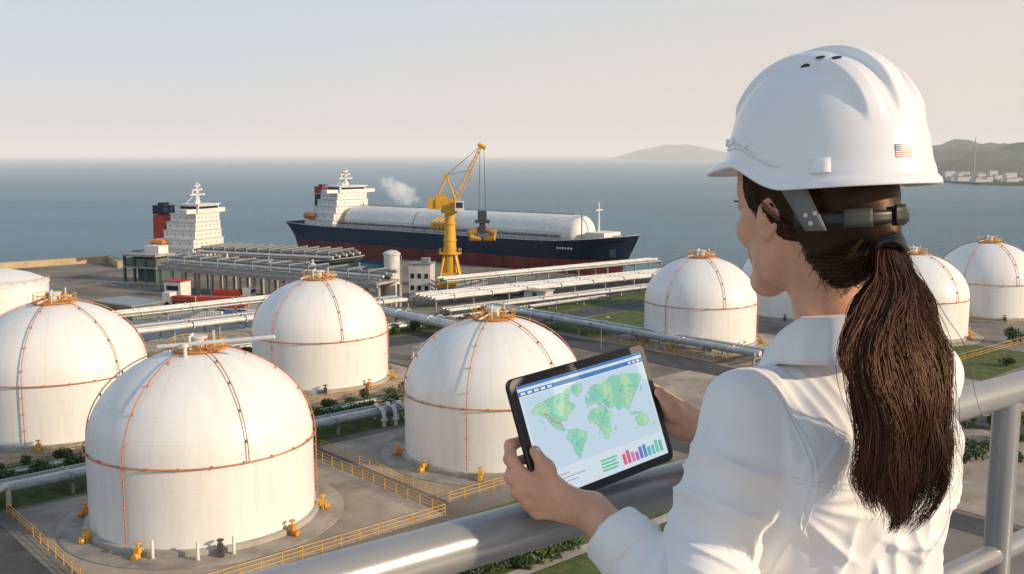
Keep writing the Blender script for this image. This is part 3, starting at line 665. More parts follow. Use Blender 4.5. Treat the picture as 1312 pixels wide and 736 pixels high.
q.add([tl(x,y,-.003) for x,y in o_]+[tl(x,y,.002) for x,y in o_]+[tl(x,y,.004) for x,y in o2]+[tl(x,y,-.0045) for x,y in o2],
 [(i,(i+1)%n,(i+1)%n+n,i+n) for i in range(n)]+[(i+n,(i+1)%n+n,(i+1)%n+2*n,i+2*n) for i in range(n)]+[tuple(range(2*n,3*n)),tuple(range(4*n-1,3*n-1,-1))]+[((i+1)%n,i,i+3*n,(i+1)%n+3*n) for i in range(n)]);q.build('case',M_blk,t)
def flatm(name,layers,par):
    q=MB();ms=[]
    for i,(polys,z,m) in enumerate(layers):
        ms.append(m)
        for p in polys: q.add([tl(x,y,z) for x,y in p],[tuple(range(len(p)))],i)
    return q.build(name,ms,par)
def em(name,c,c2=None): 
    m=mat(name,tuple(x*.12 for x in c),tuple(x*.12 for x in c),3,.45,spec=.2)
    N=m.node_tree.nodes;L=m.node_tree.links;b=N['Principled BSDF'];b.inputs['Emission Strength'].default_value=1
    if c2:
        tc=N.new('ShaderNodeTexCoord');no=N.new('ShaderNodeTexNoise');no.inputs['Scale'].default_value=42;no.inputs['Detail'].default_value=3;L.new(tc.outputs['Object'],no.inputs['Vector'])
        cr=N.new('ShaderNodeValToRGB');cr.color_ramp.elements[0].position=.42;cr.color_ramp.elements[1].position=.58;cr.color_ramp.elements[0].color=(*c,1);cr.color_ramp.elements[1].color=(*c2,1);L.new(no.outputs['Fac'],cr.inputs['Fac']);L.new(cr.outputs[0],b.inputs['Emission Color'])
    else: b.inputs['Emission Color'].default_value=(*c,1)
    return m
SW,SH=HW-.012,HH-.012
def rc(x0,y0,x1,y1): return [(x0,y0),(x1,y0),(x1,y1),(x0,y1)]
scr=flatm('screen',[([[(-SW,-SH),(SW,-SH),(SW,SH),(-SW,SH)]],.0043,em('screen_white',(.60,.68,.75)))],t)
flatm('header_bar',[([rc(-SW,SH-.004,SW,SH),rc(-SW,SH-.014,SW,SH-.008)],.0046,em('ui_blue',(.07,.20,.42))),([rc(-SW+.004+k*.012,SH-.0125,-SW+.012+k*.012,SH-.0095) for k in range(5)]+[rc(SW-.03+k*.009,SH-.0125,SW-.025+k*.009,SH-.0095) for k in range(3)],.0049,em('ui_white',(.7,.75,.8)))],scr)
MY0,MY1=-.043,SH-.016
NA=[(.03,.80),(.10,.88),(.20,.90),(.28,.93),(.34,.85),(.33,.78),(.38,.72),(.34,.66),(.29,.62),(.28,.55),(.25,.58),(.22,.56),(.22,.49),(.26,.44),(.24,.43),(.18,.50),(.15,.60),(.12,.70),(.07,.74)]
SAm=[(.27,.42),(.33,.41),(.40,.33),(.39,.24),(.35,.18),(.32,.08),(.30,.02),(.28,.10),(.275,.22),(.24,.32)]
GL=[(.38,.98),(.46,.97),(.45,.87),(.40,.82),(.37,.90)]
AF=[(.48,.58),(.55,.59),(.60,.55),(.64,.44),(.60,.36),(.60,.26),(.56,.15),(.53,.15),(.52,.28),(.50,.38),(.45,.42),(.44,.50)]
EU=[(.47,.64),(.46,.72),(.50,.76),(.50,.84),(.55,.90),(.62,.88),(.72,.95),(.82,.92),(.92,.90),(.98,.84),(.93,.78),(.90,.70),(.87,.64),(.84,.55),(.79,.50),(.78,.42),(.75,.50),(.71,.47),(.68,.55),(.64,.52),(.61,.60),(.56,.62),(.52,.66)]
AU=[(.82,.28),(.88,.33),(.92,.28),(.94,.20),(.90,.14),(.84,.17)]
IN=[(.79,.38),(.85,.37),(.90,.34),(.86,.33),(.80,.35)];UK=[(.465,.75),(.485,.75),(.48,.80),(.467,.80)];JP=[(.93,.62),(.95,.66),(.95,.70),(.94,.66)];MD=[(.63,.24),(.645,.30),(.64,.22)];NZ=[(.96,.12),(.98,.16),(.97,.11)];CA=[(.30,.93),(.35,.96),(.36,.90),(.33,.88)]
mx=lambda p:(-SW+.006+p[0]*(2*SW-.011),MY0+.001+p[1]*(MY1-MY0-.002))
def rough_poly(p,sd):
    r=random.Random(sd);o=[]
    for i in range(len(p)):
        a=Vector(p[i]);b2=Vector(p[(i+1)%len(p)]);n=max(1,int((b2-a).length/.008))
        for k in range(n): w=a+(b2-a)*k/n;o.append((w.x+r.uniform(-.0065,.0065),w.y+r.uniform(-.011,.011)))
    return o
PL=(NA,SAm,GL,AF,EU,AU,IN,UK,JP,MD,NZ,CA)
ro=[[mx(v) for v in rough_poly(p,i)] for i,p in enumerate(PL)]
def grow(p,s):
    cx=sum(a for a,b in p)/len(p);cy=sum(b for a,b in p)/len(p);o=[]
    for a,b in p: d=math.hypot(a-cx,b-cy)+1e-9;o.append((a+(a-cx)/d*s,b+(b-cy)/d*s))
    return o
r=random.Random(5);bl_=[]
def seg(p,q,w=.00035):
    a=Vector(mx(p));b=Vector(mx(q));d=(b-a);nn=Vector((-d.y,d.x)).normalized()*w;return [tuple(a-nn),tuple(b-nn),tuple(b+nn),tuple(a+nn)]
for (x0,y0,x1,y1,n) in ((.10,.60,.32,.86,20),(.27,.14,.36,.38,9),(.47,.24,.59,.56,16),(.52,.58,.90,.86,46),(.85,.19,.90,.27,3)):
    for k in range(n):
        p=(r.uniform(x0,x1),r.uniform(y0,y1));q_=(p[0]+r.uniform(-.03,.03),p[1]+r.uniform(-.05,.05));bl_.append(seg(p,q_));bl_.append(seg(q_,(q_[0]+r.uniform(-.02,.02),q_[1]+r.uniform(-.04,.04))))
mk=[(r.uniform(.08,.34),r.uniform(.5,.88)) for _ in range(14)]+[(r.uniform(.48,.92),r.uniform(.52,.88)) for _ in range(26)]
rt_=[(.12+.12*k/10+.01*math.sin(k),.72-.26*(k/10)**1.2) for k in range(11)]
flatm('world_map',[([rc(-SW+.004,MY0,SW-.003,MY1)],.0046,em('map_sea_c',(.50,.62,.73))),
 ([grow(p,.0006) for p in ro],.0048,em('ui_coast',(.10,.36,.34))),
 (ro,.0050,em('map_green',(.24,.56,.44),(.40,.64,.40))),
 (bl_,.0053,em('ui_teal',(.12,.38,.34))),
 ([rc(mx(p)[0],mx(p)[1],mx(p)[0]+r.uniform(.001,.003),mx(p)[1]+.0011) for p in mk],.0055,em('ui_amber',(.62,.36,.14))),
 ([seg(rt_[i],rt_[i+1],.0006) for i in range(10)],.0057,em('ui_red',(.6,.08,.06)))],scr)
bars=[(.62,.12,.20),(.55,.12,.24),(.62,.20,.34),(.42,.14,.40),(.16,.18,.46),(.10,.24,.48),(.10,.40,.52),(.14,.50,.46),(.18,.52,.38),(.12,.44,.42)]
for k,c in enumerate(bars):
    x=.030+k*.0085;flatm('chart_bar',[([rc(x,-SH+.006,x+.0066,-SH+.021+.0035*math.sin(k*1.7))],.0046,em('bar_%d'%k,c))],scr)
M_ug=em('ui_green',(.16,.52,.32));M_uy=em('ui_grey',(.28,.34,.42))
for k in range(4):
    flatm('list_bar',[([rc(-.012,-SH+.007+k*.0046,.018+.003*(k%2),-SH+.0098+k*.0046)],.0046,M_ug)],scr)
    flatm('list_line',[([rc(-SW+.010,-SH+.007+k*.0055,-SW+.05+.014*((k*7)%3),-SH+.0082+k*.0055)],.0047,M_uy)],scr)
# ================= SDF
class SDF:
    def __init__(s,lo,hi,h):
        s.lo=np.array(lo,float);s.h=h;s.n=np.ceil((np.array(hi)-s.lo)/h).astype(int)+1
        s.F=np.full(s.n,1.0,np.float32)
    def reg(s,lo,hi):
        a=np.clip(np.floor((np.array(lo)-s.lo)/s.h).astype(int),0,s.n-1);b_=np.clip(np.ceil((np.array(hi)-s.lo)/s.h).astype(int)+1,1,s.n)
        sl=tuple(slice(x,y) for x,y in zip(a,b_))
        ax=[(s.lo[i]+s.h*np.arange(a[i],b_[i])).astype(np.float32) for i in range(3)]
        return sl,ax[0][:,None,None],ax[1][None,:,None],ax[2][None,None,:]
    def mix(s,sl,d,k,op):
        F=s.F[sl]
        if op=='u': hh=np.maximum(k-np.abs(F-d),0)/k; s.F[sl]=np.minimum(F,d)-hh*hh*k*.25
        else: hh=np.maximum(k-np.abs(F+d),0)/k; s.F[sl]=np.maximum(F,-d)+hh*hh*k*.25
    def cap(s,a,b_,r0,r1,k=.01,op='u'):
        a=np.array(a,float);b_=np.array(b_,float);m=max(r0,r1)+k+.012
        sl,X,Y,Z=s.reg(np.minimum(a,b_)-m,np.maximum(a,b_)+m);ba=b_-a;L2=float(ba@ba)+1e-12
        t=np.clip(((X-a[0])*ba[0]+(Y-a[1])*ba[1]+(Z-a[2])*ba[2])/L2,0,1)
        d=np.sqrt((X-a[0]-t*ba[0])**2+(Y-a[1]-t*ba[1])**2+(Z-a[2]-t*ba[2])**2)-(r0+(r1-r0)*t)
        s.mix(sl,d.astype(np.float32),k,op)
    def ell(s,c,ax,r,k=.01,op='u'):
        c=np.array(c,float);m=max(r)+k+.012;sl,X,Y,Z=s.reg(c-m,c+m);q=[]
        for A in ax: q.append((X-c[0])*A[0]+(Y-c[1])*A[1]+(Z-c[2])*A[2])
        k0=np.sqrt(sum((q[i]/r[i])**2 for i in range(3)));k1=np.sqrt(sum((q[i]/r[i]**2)**2 for i in range(3)))+1e-6
        s.mix(sl,(k0*(k0-1)/k1).astype(np.float32),k,op)
    def mesh(s):
        F=s.F;neg=F<0;sh=[slice(0,-1),slice(1,None)]
        al=None;an=None
        for i in (0,1):
            for j in (0,1):
                for k in (0,1):
                    x=neg[sh[i],sh[j],sh[k]]
                    al=x.copy() if al is None else (al&x); an=x.copy() if an is None else (an|x)
        act=an&~al;idx=np.argwhere(act);vid=np.full(act.shape,-1,np.int32);vid[act]=np.arange(len(idx))
        corner=[(i,j,k) for i in (0,1) for j in (0,1) for k in (0,1)]
        V=[F[idx[:,0]+i,idx[:,1]+j,idx[:,2]+k] for i,j,k in corner]
        acc=np.zeros((len(idx),3));cnt=np.zeros(len(idx))
        for a in range(8):
            for b_ in range(a+1,8):
                ca,cb=np.array(corner[a]),np.array(corner[b_])
                if abs(ca-cb).sum()!=1: continue
                m=(V[a]<0)!=(V[b_]<0);t=np.where(m,V[a]/(V[a]-V[b_]+1e-12*(~m)),0)
                p=ca[None]+(cb-ca)[None]*t[:,None];acc+=np.where(m[:,None],p,0);cnt+=m
        P_=s.lo+s.h*(idx+acc/cnt[:,None]);Q=[]
        for ax in range(3):
            n0=neg[tuple(slice(0 if i==ax else 1,-1) for i in range(3))];n1=neg[tuple(slice(1,None) if i==ax else slice(1,-1) for i in range(3))]
            e=np.argwhere(n0!=n1)+np.array([0 if i==ax else 1 for i in range(3)])
            u,w=[(1,2),(2,0),(0,1)][ax];U=np.zeros(3,int);U[u]=1;Wv=np.zeros(3,int);Wv[w]=1
            g=lambda off: vid[tuple((e-off).T)]
            q=np.stack([g(U+Wv),g(Wv),g(0*U),g(U)],1)
            fl=neg[tuple(e.T)]
            q[~fl]=q[~fl][:,::-1];Q.append(q)
        return P_,np.concatenate(Q)
def smooth(V,Q,it=2,lam=.5):
    E=np.concatenate([Q[:,[0,1]],Q[:,[1,2]],Q[:,[2,3]],Q[:,[3,0]]]);n=len(V)
    deg=np.bincount(E.ravel(),minlength=n)[:,None]+1e-9
    for _ in range(it):
        S_=np.stack([np.bincount(E[:,0],V[E[:,1],i],n)+np.bincount(E[:,1],V[E[:,0],i],n) for i in range(3)],1)
        V=V+(S_/deg-V)*lam
    return V
def vnorm(V,Q):
    nn=np.cross(V[Q[:,2]]-V[Q[:,0]],V[Q[:,3]]-V[Q[:,1]]);o=np.zeros_like(V)
    for k in range(4):
        for i in range(3): o[:,i]+=np.bincount(Q[:,k],nn[:,i],len(V))
    return o/(np.linalg.norm(o,axis=1,keepdims=True)+1e-12)
def npmesh(name,V,Q,m,parent,org,attr=None):
    me=bpy.data.meshes.new(name);V=np.asarray(V)-np.array(org)
    me.vertices.add(len(V));me.vertices.foreach_set('co',V.astype(np.float32).ravel())
    k=Q.shape[1];me.loops.add(Q.size);me.loops.foreach_set('vertex_index',Q.astype(np.int32).ravel())
    me.polygons.add(len(Q));me.polygons.foreach_set('loop_start',np.arange(0,Q.size,k,dtype=np.int32));me.polygons.foreach_set('loop_total',np.full(len(Q),k,np.int32))
    me.polygons.foreach_set('use_smooth',np.ones(len(Q),bool));me.materials.append(m);me.update(calc_edges=True)
    if attr is not None:
        a=me.attributes.new('rnd','FLOAT','POINT');a.data.foreach_set('value',attr.astype(np.float32))
    o=bpy.data.objects.new(name,me);C.objects.link(o);o.parent=parent;return o
# ================= PERSON
A36=R(32);hf=np.array([-math.sin(A36),math.cos(A36),0.]);hl=np.array([-math.cos(A36),-math.sin(A36),0.]);hu=np.array([0,0,1.])
pt=R(5);hf2=hf*math.cos(pt)-hu*math.sin(pt);hu2=hu*math.cos(pt)+hf*math.sin(pt);hf,hu=hf2,hu2
HO=np.array(P(1037,262,1.30))
H=lambda f,l,u: HO+hf*f+hl*l+hu*u
HA=[hf,hl,hu]
A25=R(25);bf=np.array([-math.sin(A25),math.cos(A25),0.]);bl=np.array([-math.cos(A25),-math.sin(A25),0.]);bu=np.array([0,0,1.]);BA=[bf,bl,bu]
BC=np.array([.425,1.275,CZ])
Bp=lambda f,l,z: BC+bf*f+bl*l+bu*z
ORG=(BC[0],BC[1],FLR)
person=thing('person','person in white hard hat, white shirt and long ponytail, holding a tablet','person',ORG)
LS=Bp(0,.152,-.312);RS=Bp(0,-.158,-.302)
LE=np.array(P(892,790,1.20));LW=np.array(P(757,655,1.295))
RE=np.array([.55,1.46,CZ-.55]);RW=np.array(P(925,562,1.50))
sk=SDF((-.02,1.02,CZ-1.02),(.70,1.66,CZ+.09),.0026)
sk.ell(H(-.012,0,.035),HA,(.096,.074,.088),.01)
sk.ell(H(.022,0,-.025),HA,(.070,.060,.085),.03)
sk.ell(H(.055,0,.045),HA,(.038,.055,.045),.03)
for s_ in (-1,1):
    sk.cap(H(.005,s_*.052,-.035),H(.022,s_*.046,-.072),.020,.018,.03)
    sk.cap(H(.022,s_*.044,-.074),H(.074,s_*.010,-.103),.017,.014,.03)
    sk.ell(H(.062,s_*.038,-.030),HA,(.024,.022,.022),.02)
    sk.cap(H(.084,s_*.012,.022),H(.070,s_*.046,.020),.008,.007,.015)
    sk.ell(H(.094,s_*.031,.004),HA,(.012,.016,.011),.012,'s')
    sk.ell(H(.078,s_*.031,.003),HA,(.0135,.017,.011),.006)
    sk.ell(H(.096,s_*.010,-.036),HA,(.010,.007,.006),.008)
    en=hl*s_*.86-hf*.36;en/=np.linalg.norm(en);ev=hu*.97-hf*.20;ev-=en*(ev@en);ev/=np.linalg.norm(ev);eh=hf-en*(hf@en)-ev*(hf@ev);eh/=np.linalg.norm(eh)
    ec=H(-.002,s_*.077,-.016)
    sk.cap(H(.006,s_*.066,-.014),ec+eh*.006,.014,.009,.01)
    sk.ell(ec,[en,ev,eh],(.0048,.025,.0140),.005)
    for k in range(11):
        a0=R(-100+k*25);a1=R(-100+(k+1)*25)
        pf=lambda a: ec+ev*(.0225*math.sin(a)+.002)-eh*(.0124*math.cos(a))+en*.004
        sk.cap(pf(a0),pf(a1),.0030,.0030,.0025)
    sk.ell(ec-ev*.022,[en,ev,eh],(.0045,.007,.006),.005)
sk.cap(H(.090,0,.012),H(.112,0,-.030),.008,.0095,.012)
sk.cap(H(.086,-.02,-.062),H(.090,0,-.060),.006,.007,.006);sk.cap(H(.086,.02,-.062),H(.090,0,-.060),.006,.007,.006)
sk.cap(H(.085,-.016,-.072),H(.085,.016,-.072),.007,.007,.006)
sk.ell(H(.076,0,-.100),HA,(.018,.02,.016),.015)
sk.cap(H(-.022,0,-.05),Bp(.0,0,-.26),.050,.050,.02)
sk.cap(Bp(-.01,.0,-.31),LS,.026,.026,.02);sk.cap(Bp(-.01,.0,-.31),RS,.026,.026,.02)
sk.ell(Bp(0,0,-.44),BA,(.080,.120,.15),.03);sk.ell(Bp(0,0,-.65),BA,(.085,.115,.20),.05);sk.ell(Bp(0,0,-.86),BA,(.10,.15,.13),.05)
sk.cap(LS,LE,.034,.032,.02);sk.cap(LE,LE*.35+LW*.65,.034,.029,.02);sk.cap(LE*.35+LW*.65,LW,.029,.0235,.012)
sk.cap(RS,RE,.034,.032,.02);sk.cap(RE,RW,.034,.025,.02)
def fing(pts,rs,k=.003):
    for i in range(len(pts)-1):
        sk.cap(pts[i],pts[i+1],rs[i],rs[i+1],k)
    for i in range(1,len(pts)-1): sk.ell(pts[i],np.eye(3),(rs[i]*1.05,)*3,k)
Ta=lambda a,b_,c: np.array(T(a,b_,c))
K=[Ta(-.006,.034,-.010),Ta(-.010,.053,-.012),Ta(-.007,.072,-.012),Ta(.002,.089,-.010)]
for k,kk in enumerate(K): sk.cap(LW*.75+kk*.25,kk,.0155-.0008*k,.0094-.0004*k,.005)
sk.cap(LW,Ta(.016,.080,-.004)*.5+LW*.5,.0230,.0195,.012)
F4=[[K[0],Ta(-.014,.012,-.014),Ta(-.002,-.004,-.022),Ta(.020,-.006,-.016)],
    [K[1],Ta(-.019,.034,-.017),Ta(-.002,.020,-.026),Ta(.030,.018,-.016)],
    [K[2],Ta(-.016,.055,-.018),Ta(.002,.042,-.027),Ta(.034,.039,-.016)],
    [K[3],Ta(-.006,.074,-.018),Ta(.010,.062,-.025),Ta(.034,.060,-.015)]]
for k,f in enumerate(F4): fing(f,[.0091-.0004*k,.0087-.0005*k,.0079-.0005*k,.0071-.0004*k])
TH0=LW*.70+Ta(.014,.062,.010)*.30
fing([TH0,Ta(.022,.066,.016),Ta(.014,.036,.0168),Ta(.008,.010,.0123)],[.0165,.0122,.0100,.0078],.009)
W2=2*HW
RK=[Ta(W2+.012,-.016+.019*k,-.014) for k in range(4)]
for k,kk in enumerate(RK): sk.cap(RW*.8+kk*.2,kk,.018,.0100,.010)
for k,kk in enumerate(RK):
    b0=-.016+.019*k;fing([kk,Ta(W2+.010,b0-.006,-.026),Ta(W2-.012,b0-.006,-.026),Ta(W2-.036,b0-.004,-.016)],[.0095,.0088,.0082,.0074])
fing([RW*.7+Ta(W2+.012,.03,0)*.3,Ta(W2+.018,.022,.008),Ta(W2+.010,.008,.012),Ta(W2-.004,-.012,.0125)],[.0165,.0125,.0102,.0080],.008)
V,Q=sk.mesh();V=smooth(V,Q,2,.4);del sk
msk=mat('skin',(.70,.38,.25),(.60,.30,.19),22,.46,bump=.3,bscale=420,sss=.15,bdist=.0015)
npmesh('body',V,Q,msk,person,ORG)
q=MB();c0=T(.0085,.012,.0203)
q.add([c0+hv*(.0046*math.cos(a))+sv*(.0060*math.sin(a)-.001)-nv*(.0016*abs(math.cos(a)))-Vector(ORG) for a in [2*PI*k/14 for k in range(14)]]+[c0+nv*.0004-Vector(ORG)],[(k,(k+1)%14,14) for k in range(14)])
q.build('thumb_nail',mat('nail',(.78,.52,.44),(.76,.50,.42),20,.2),person)
M_eye=mat('eye_white',(.75,.72,.7),(.7,.68,.66),5,.2)
for s_ in (-1,1):
    c=Vector(H(.0795,s_*.031,.003))-Vector(ORG);q=MB();q.lathe([(.0115*math.sin(a),-.0115*math.cos(a)) for a in [PI*(k+.02)/12.05 for k in range(13)]],16,c);e=q.build('eye',M_eye,person)
    q=MB();f_=Vector(hf);q.tube([c+f_*.0095,c+f_*.0119],[.0055,.004],12);q.build('iris',M_blk,e)
    q=MB()
    for k in range(16):
        a=-.5+k/15*1.2;b0=c+f_*.0115+Vector(hl)*s_*(a*.012)+Vector(hu)*.005;q.tube([b0,b0+f_*.004+Vector(hu)*.0005,b0+f_*.008+Vector(hu)*.003],[.0004,.0003,.0001],4)
    q.build('eyelashes',M_blk,e)
# shirt
sh=SDF((-.02,.98,CZ-1.0),(.72,1.68,CZ-.19),.0028)
sh.cap(Bp(-.006,0,-.285),Bp(0,0,-.35),.066,.085,.03)
for s_,J in ((1,LS),(-1,RS)): sh.cap(Bp(-.012,s_*.03,-.298),J+bu*.002,.044,.039,.035)
sh.ell(Bp(-.005,0,-.425),BA,(.104,.158,.150),.05);sh.ell(Bp(.0,0,-.56),BA,(.108,.150,.24),.06);sh.ell(Bp(0,0,-.82),BA,(.125,.172,.20),.06)
sh.ell(Bp(-.055,.07,-.385),BA,(.05,.070,.080),.05);sh.ell(Bp(-.055,-.07,-.385),BA,(.05,.070,.080),.05)
sh.ell(Bp(.06,.07,-.43),BA,(.065,.065,.07),.05);sh.ell(Bp(.06,-.07,-.43),BA,(.065,.065,.07),.05)
sh.cap(LS-bu*.004,LE,.045,.055,.035);cu=LE*.36+LW*.64;sh.cap(LE,cu,.055,.041,.03)
sh.cap(RS,RE,.048,.052,.035);cu2=RE*.2+RW*.8;sh.cap(RE,cu2,.052,.038,.03)
V,Q=sh.mesh();del sh;V=smooth(V,Q,4,.5);Nn=vnorm(V,Q)
rel=V-BC;q3=np.stack([rel@bf,rel@bl,rel[:,2]],1)
def armc(A,B):
    ba=B-A;t=((V-A)@ba)/(ba@ba);c=A+np.clip(t,0,1)[:,None]*ba;return t,np.linalg.norm(V-c,axis=1)
tu,du=armc(LS,LE);tf,df=armc(LE,LW)
arm=ssn(1-(np.minimum(du,df)-.052)/.03)*ssn((np.where(df<du,1,tu)-.02)/.3)
w1=fbm(q3*5,2,1)-.4;w2=fbm(q3*4.3,2,7)-.4
def crease(c,along,wid,a0,a1):
    e=ssn((along-a0)/.04)*ssn((a1-along)/.05)
    return np.exp(-(np.where(c>0,c/wid,-c/(wid*.45)))**1.3)*e
y_,z_=q3[:,1],q3[:,2];back=ssn((-q3[:,0]+.03)/.05)
D=np.zeros(len(V));rg=np.random.default_rng(11)
for k in range(24):
    y0=-.155+.31*k/23+rg.normal(0,.008);sl_=rg.normal(0,.16);zt=-.392-rg.uniform(0,.20);ln=rg.uniform(.08,.32)
    c=(y_-y0-sl_*(z_-zt)+.012*np.sin(z_*17+k*1.7))*(1 if rg.random()<.5 else -1);D+=rg.uniform(.0045,.0110)*crease(c,zt-z_,rg.uniform(.008,.018),0,ln)*back
for sgn in (1,-1):
    for k in range(10):
        ang=R(-70+k*16)+rg.normal(0,.06);ay,az=sgn*.145,-.405
        dy=-sgn*math.cos(ang);dz=math.sin(ang);al_=(y_-ay)*dy+(z_-az)*dz;c=-(y_-ay)*dz+(z_-az)*dy+1.0*al_**2
        D+=rg.uniform(.004,.0085)*crease(c,al_,.007+.006*rg.random(),.008,rg.uniform(.07,.15))*back
for k in range(12):
    y0=rg.uniform(-.12,.12);z0=-.44-.26*rg.random();an=rg.uniform(-.6,.6);al_=(y_-y0)*math.cos(an)+(z_-z0)*math.sin(an);c=-(y_-y0)*math.sin(an)+(z_-z0)*math.cos(an)+.8*al_**2
    D+=rg.uniform(.003,.006)*crease(c,al_,.008,-.06,.06)*back
# small tucks running from the collar over the shoulders
for sgn in (1,-1):
    for k in range(5):
        y0=sgn*(.055+.018*k);c=y_-y0-sgn*.25*(z_+.33);D+=.0028*crease(c,-.29-z_,.007,-.05,.06+.02*rg.random())*back
fold=D*(1-arm)
al=np.where(df<du,tf+1,tu)
def ridge(p,seed): 
    x=vn(p,seed);return np.clip(1-np.abs(2.2*(x-.5)),0,1)
sw=np.stack([al*5.2+w1*4.5+w2*2.5,w2*3+q3[:,0]*6,q3[:,1]*4.5],1)
fold+=arm*(.0105*ridge(sw,55)**2.2+.0060*ridge(sw*1.8+3,71)**2.5)
fold+=.0024*ridge(np.stack([q3[:,0]*10+w1*4,q3[:,1]*13+w2*7,q3[:,2]*8+w1*6],1),63)**2
V=V+Nn*(fold-.0035)[:,None];V=smooth(V,Q,1,.35)
msh=mat('white_cotton',(.83,.81,.80),(.80,.78,.77),25,.85,sheen=.3,spec=.15,bump=.2,bscale=16,bdist=.008,detail=3)
npmesh('shirt',V,Q,msh,person,ORG)
bvh=BVHTree.FromPolygons([tuple(v) for v in V],[tuple(int(i) for i in f) for f in Q])
def cuff(A,B,t0,t1,r0,r1,n=48):
    ax=Vector(B-A);a=Vector(A);q=MB()
    pts=[a+ax*t for t in (t0,t0+.001,t0+.02,t0+(t1-t0)*.5,t1-.02,t1-.002,t1,t1-.006,t0+.03)]
    q.tube(pts,[r0*.86,r0*.97,r0+.001,(r0+r1)/2,r1+.0015,r1,r1-.0025,r1-.005,r0-.014],n,caps=False)
    vv=[]
    for i,(x,y,z) in enumerate(q.v):
        k=i%n;c=pts[i//n];o=Vector((x,y,z))-c;o*=1+.045*math.sin(k/n*4*PI+1)+.02*math.sin(k/n*14*PI+i//n)
        p=c+o;vv.append((p.x-ORG[0],p.y-ORG[1],p.z-ORG[2]))
    q.v=vv;return q.build('cuff',msh,person,ang=70)
cuff(LE,LW,.56,.80,.0475,.0425);cuff(RE,RW,.75,.9,.041,.037)
# collar
nc=Bp(-.008,0,-.230);NS=84;q=MB();vs=[];prof=[(-.003,-.075),(-.001,-.02),(.000,.012),(.003,.021),(.008,.025),(.013,.022),(.021,.008),(.029,-.010),(.035,-.027)]
for i in range(NS+1):
    th=R(24)+(2*PI-R(48))*i/NS
    fr=max(0,math.cos(th));bk=max(0,-math.cos(th));sdm=abs(math.sin(th))
    dirv=bf*math.cos(th)+bl*math.sin(th)
    for (e,z) in prof:
        rr=.0590+.002*sdm**2+e*(1+.25*fr+.20*sdm)+.010*fr+(.0015*math.sin(th*9)+.001*math.sin(th*17+1))*(e>.02)
        zz=z+.012*bk-.050*fr-.004*sdm*(e>.02)
        if e>.025: zz-=.022*fr**2
        p=nc+dirv*rr+bu*zz-np.array(ORG);vs.append(tuple(p))
np_=len(prof)
q.add(vs,[(i*np_+j,i*np_+j+1,(i+1)*np_+j+1,(i+1)*np_+j) for i in range(NS) for j in range(np_-1)]);col=q.build('collar',msh,person,ang=80)
md=col.modifiers.new('s','SOLIDIFY');md.thickness=.0026;md.offset=0
def seam(pts,name='seam'):
    o=[]
    for p,dr in pts:
        h=bvh.ray_cast(Vector(p)-Vector(dr)*.3,Vector(dr),.6)
        if h[0] is not None: o.append(h[0]-Vector(dr)*.0004-Vector(ORG))
    if len(o)>4:
        q=MB();q.tube(o,.0009,5);q.build(name,msh,person)
for dz in (0,-.006): seam([(Bp(0,.140-.280*k/80,-.382-.010*math.sin(k/80*PI)+dz),bf) for k in range(81)])
for s_ in (1,-1):
    for dl in (0,.006): seam([(Bp(0,s_*(.130+dl-.012*math.sin(k/30*PI)),-.295-.15*k/30),bf) for k in range(31)])
tr=SDF((.05,.9,FLR-.02),(.85,1.65,CZ-.72),.007)
tr.ell(Bp(0,0,-.90),BA,(.115,.165,.16),.05)
for s_ in (1,-1):
    tr.cap(Bp(0,s_*.085,-.92),Bp(.01,s_*.09,-1.25),.085,.062,.05);tr.cap(Bp(.01,s_*.09,-1.25),Bp(-.01,s_*.10,-1.56),.060,.052,.02)
V,Q=tr.mesh();V=smooth(V,Q,2);npmesh('trousers',V,Q,mat('navy_trousers',(.03,.035,.05),(.02,.025,.04),10,.85),person,ORG)
for s_ in (1,-1):
    x=SDF(Bp(.05,s_*.10,-1.64)-.25,Bp(.05,s_*.10,-1.64)+.25,.006);x.cap(Bp(-.05,s_*.10,-1.60),Bp(.12,s_*.11,-1.61),.036,.030,.03);V,Q=x.mesh();V[:,2]=np.maximum(V[:,2],FLR);npmesh('shoe',V,Q,M_blk,person,ORG)
# ---------- hair
def hairmat():
    m=bpy.data.materials.new('brown_hair');m.use_nodes=True;N=m.node_tree.nodes;L=m.node_tree.links;b=N['Principled BSDF']
    a=N.new('ShaderNodeAttribute');a.attribute_name='rnd';cr=N.new('ShaderNodeValToRGB');e=cr.color_ramp.elements;e[0].color=(.016,.0075,.005,1);e[1].color=(.15,.062,.031,1);x=e.new(.5);x.color=(.048,.020,.011,1)
    L.new(a.outputs['Fac'],cr.inputs['Fac']);L.new(cr.outputs[0],b.inputs['Base Color']);b.inputs['Roughness'].default_value=.46;b.inputs['Specular IOR Level'].default_value=.4;b.inputs['Specular Tint'].default_value=(1,.68,.48,1);return m
MH=hairmat()
def strands(name,Pt,rad,parent,rnd):
    S_,K_,_=Pt.shape;tg=np.gradient(Pt,axis=1);tg/=np.linalg.norm(tg,axis=2,keepdims=True)+1e-12
    ref=np.array([.3,-.9,.25]);n1=np.cross(tg,ref);n1/=np.linalg.norm(n1,axis=2,keepdims=True)+1e-12;n2=np.cross(tg,n1)
    V=np.stack([Pt+(n1*math.cos(a)+n2*math.sin(a))*rad[None,:,None] for a in (0,2*PI/3,4*PI/3)],2).reshape(-1,3)
    s_=np.arange(S_)[:,None,None];k_=np.arange(K_-1)[None,:,None];j=np.arange(3)[None,None,:];b0=(s_*K_+k_)*3
    Q=np.stack([b0+j,b0+(j+1)%3,b0+3+(j+1)%3,b0+3+j],-1).reshape(-1,4)
    return npmesh(name,V,Q,MH,parent,ORG,np.repeat(rnd,K_*3))
tie=H(-.122,0,-.052)
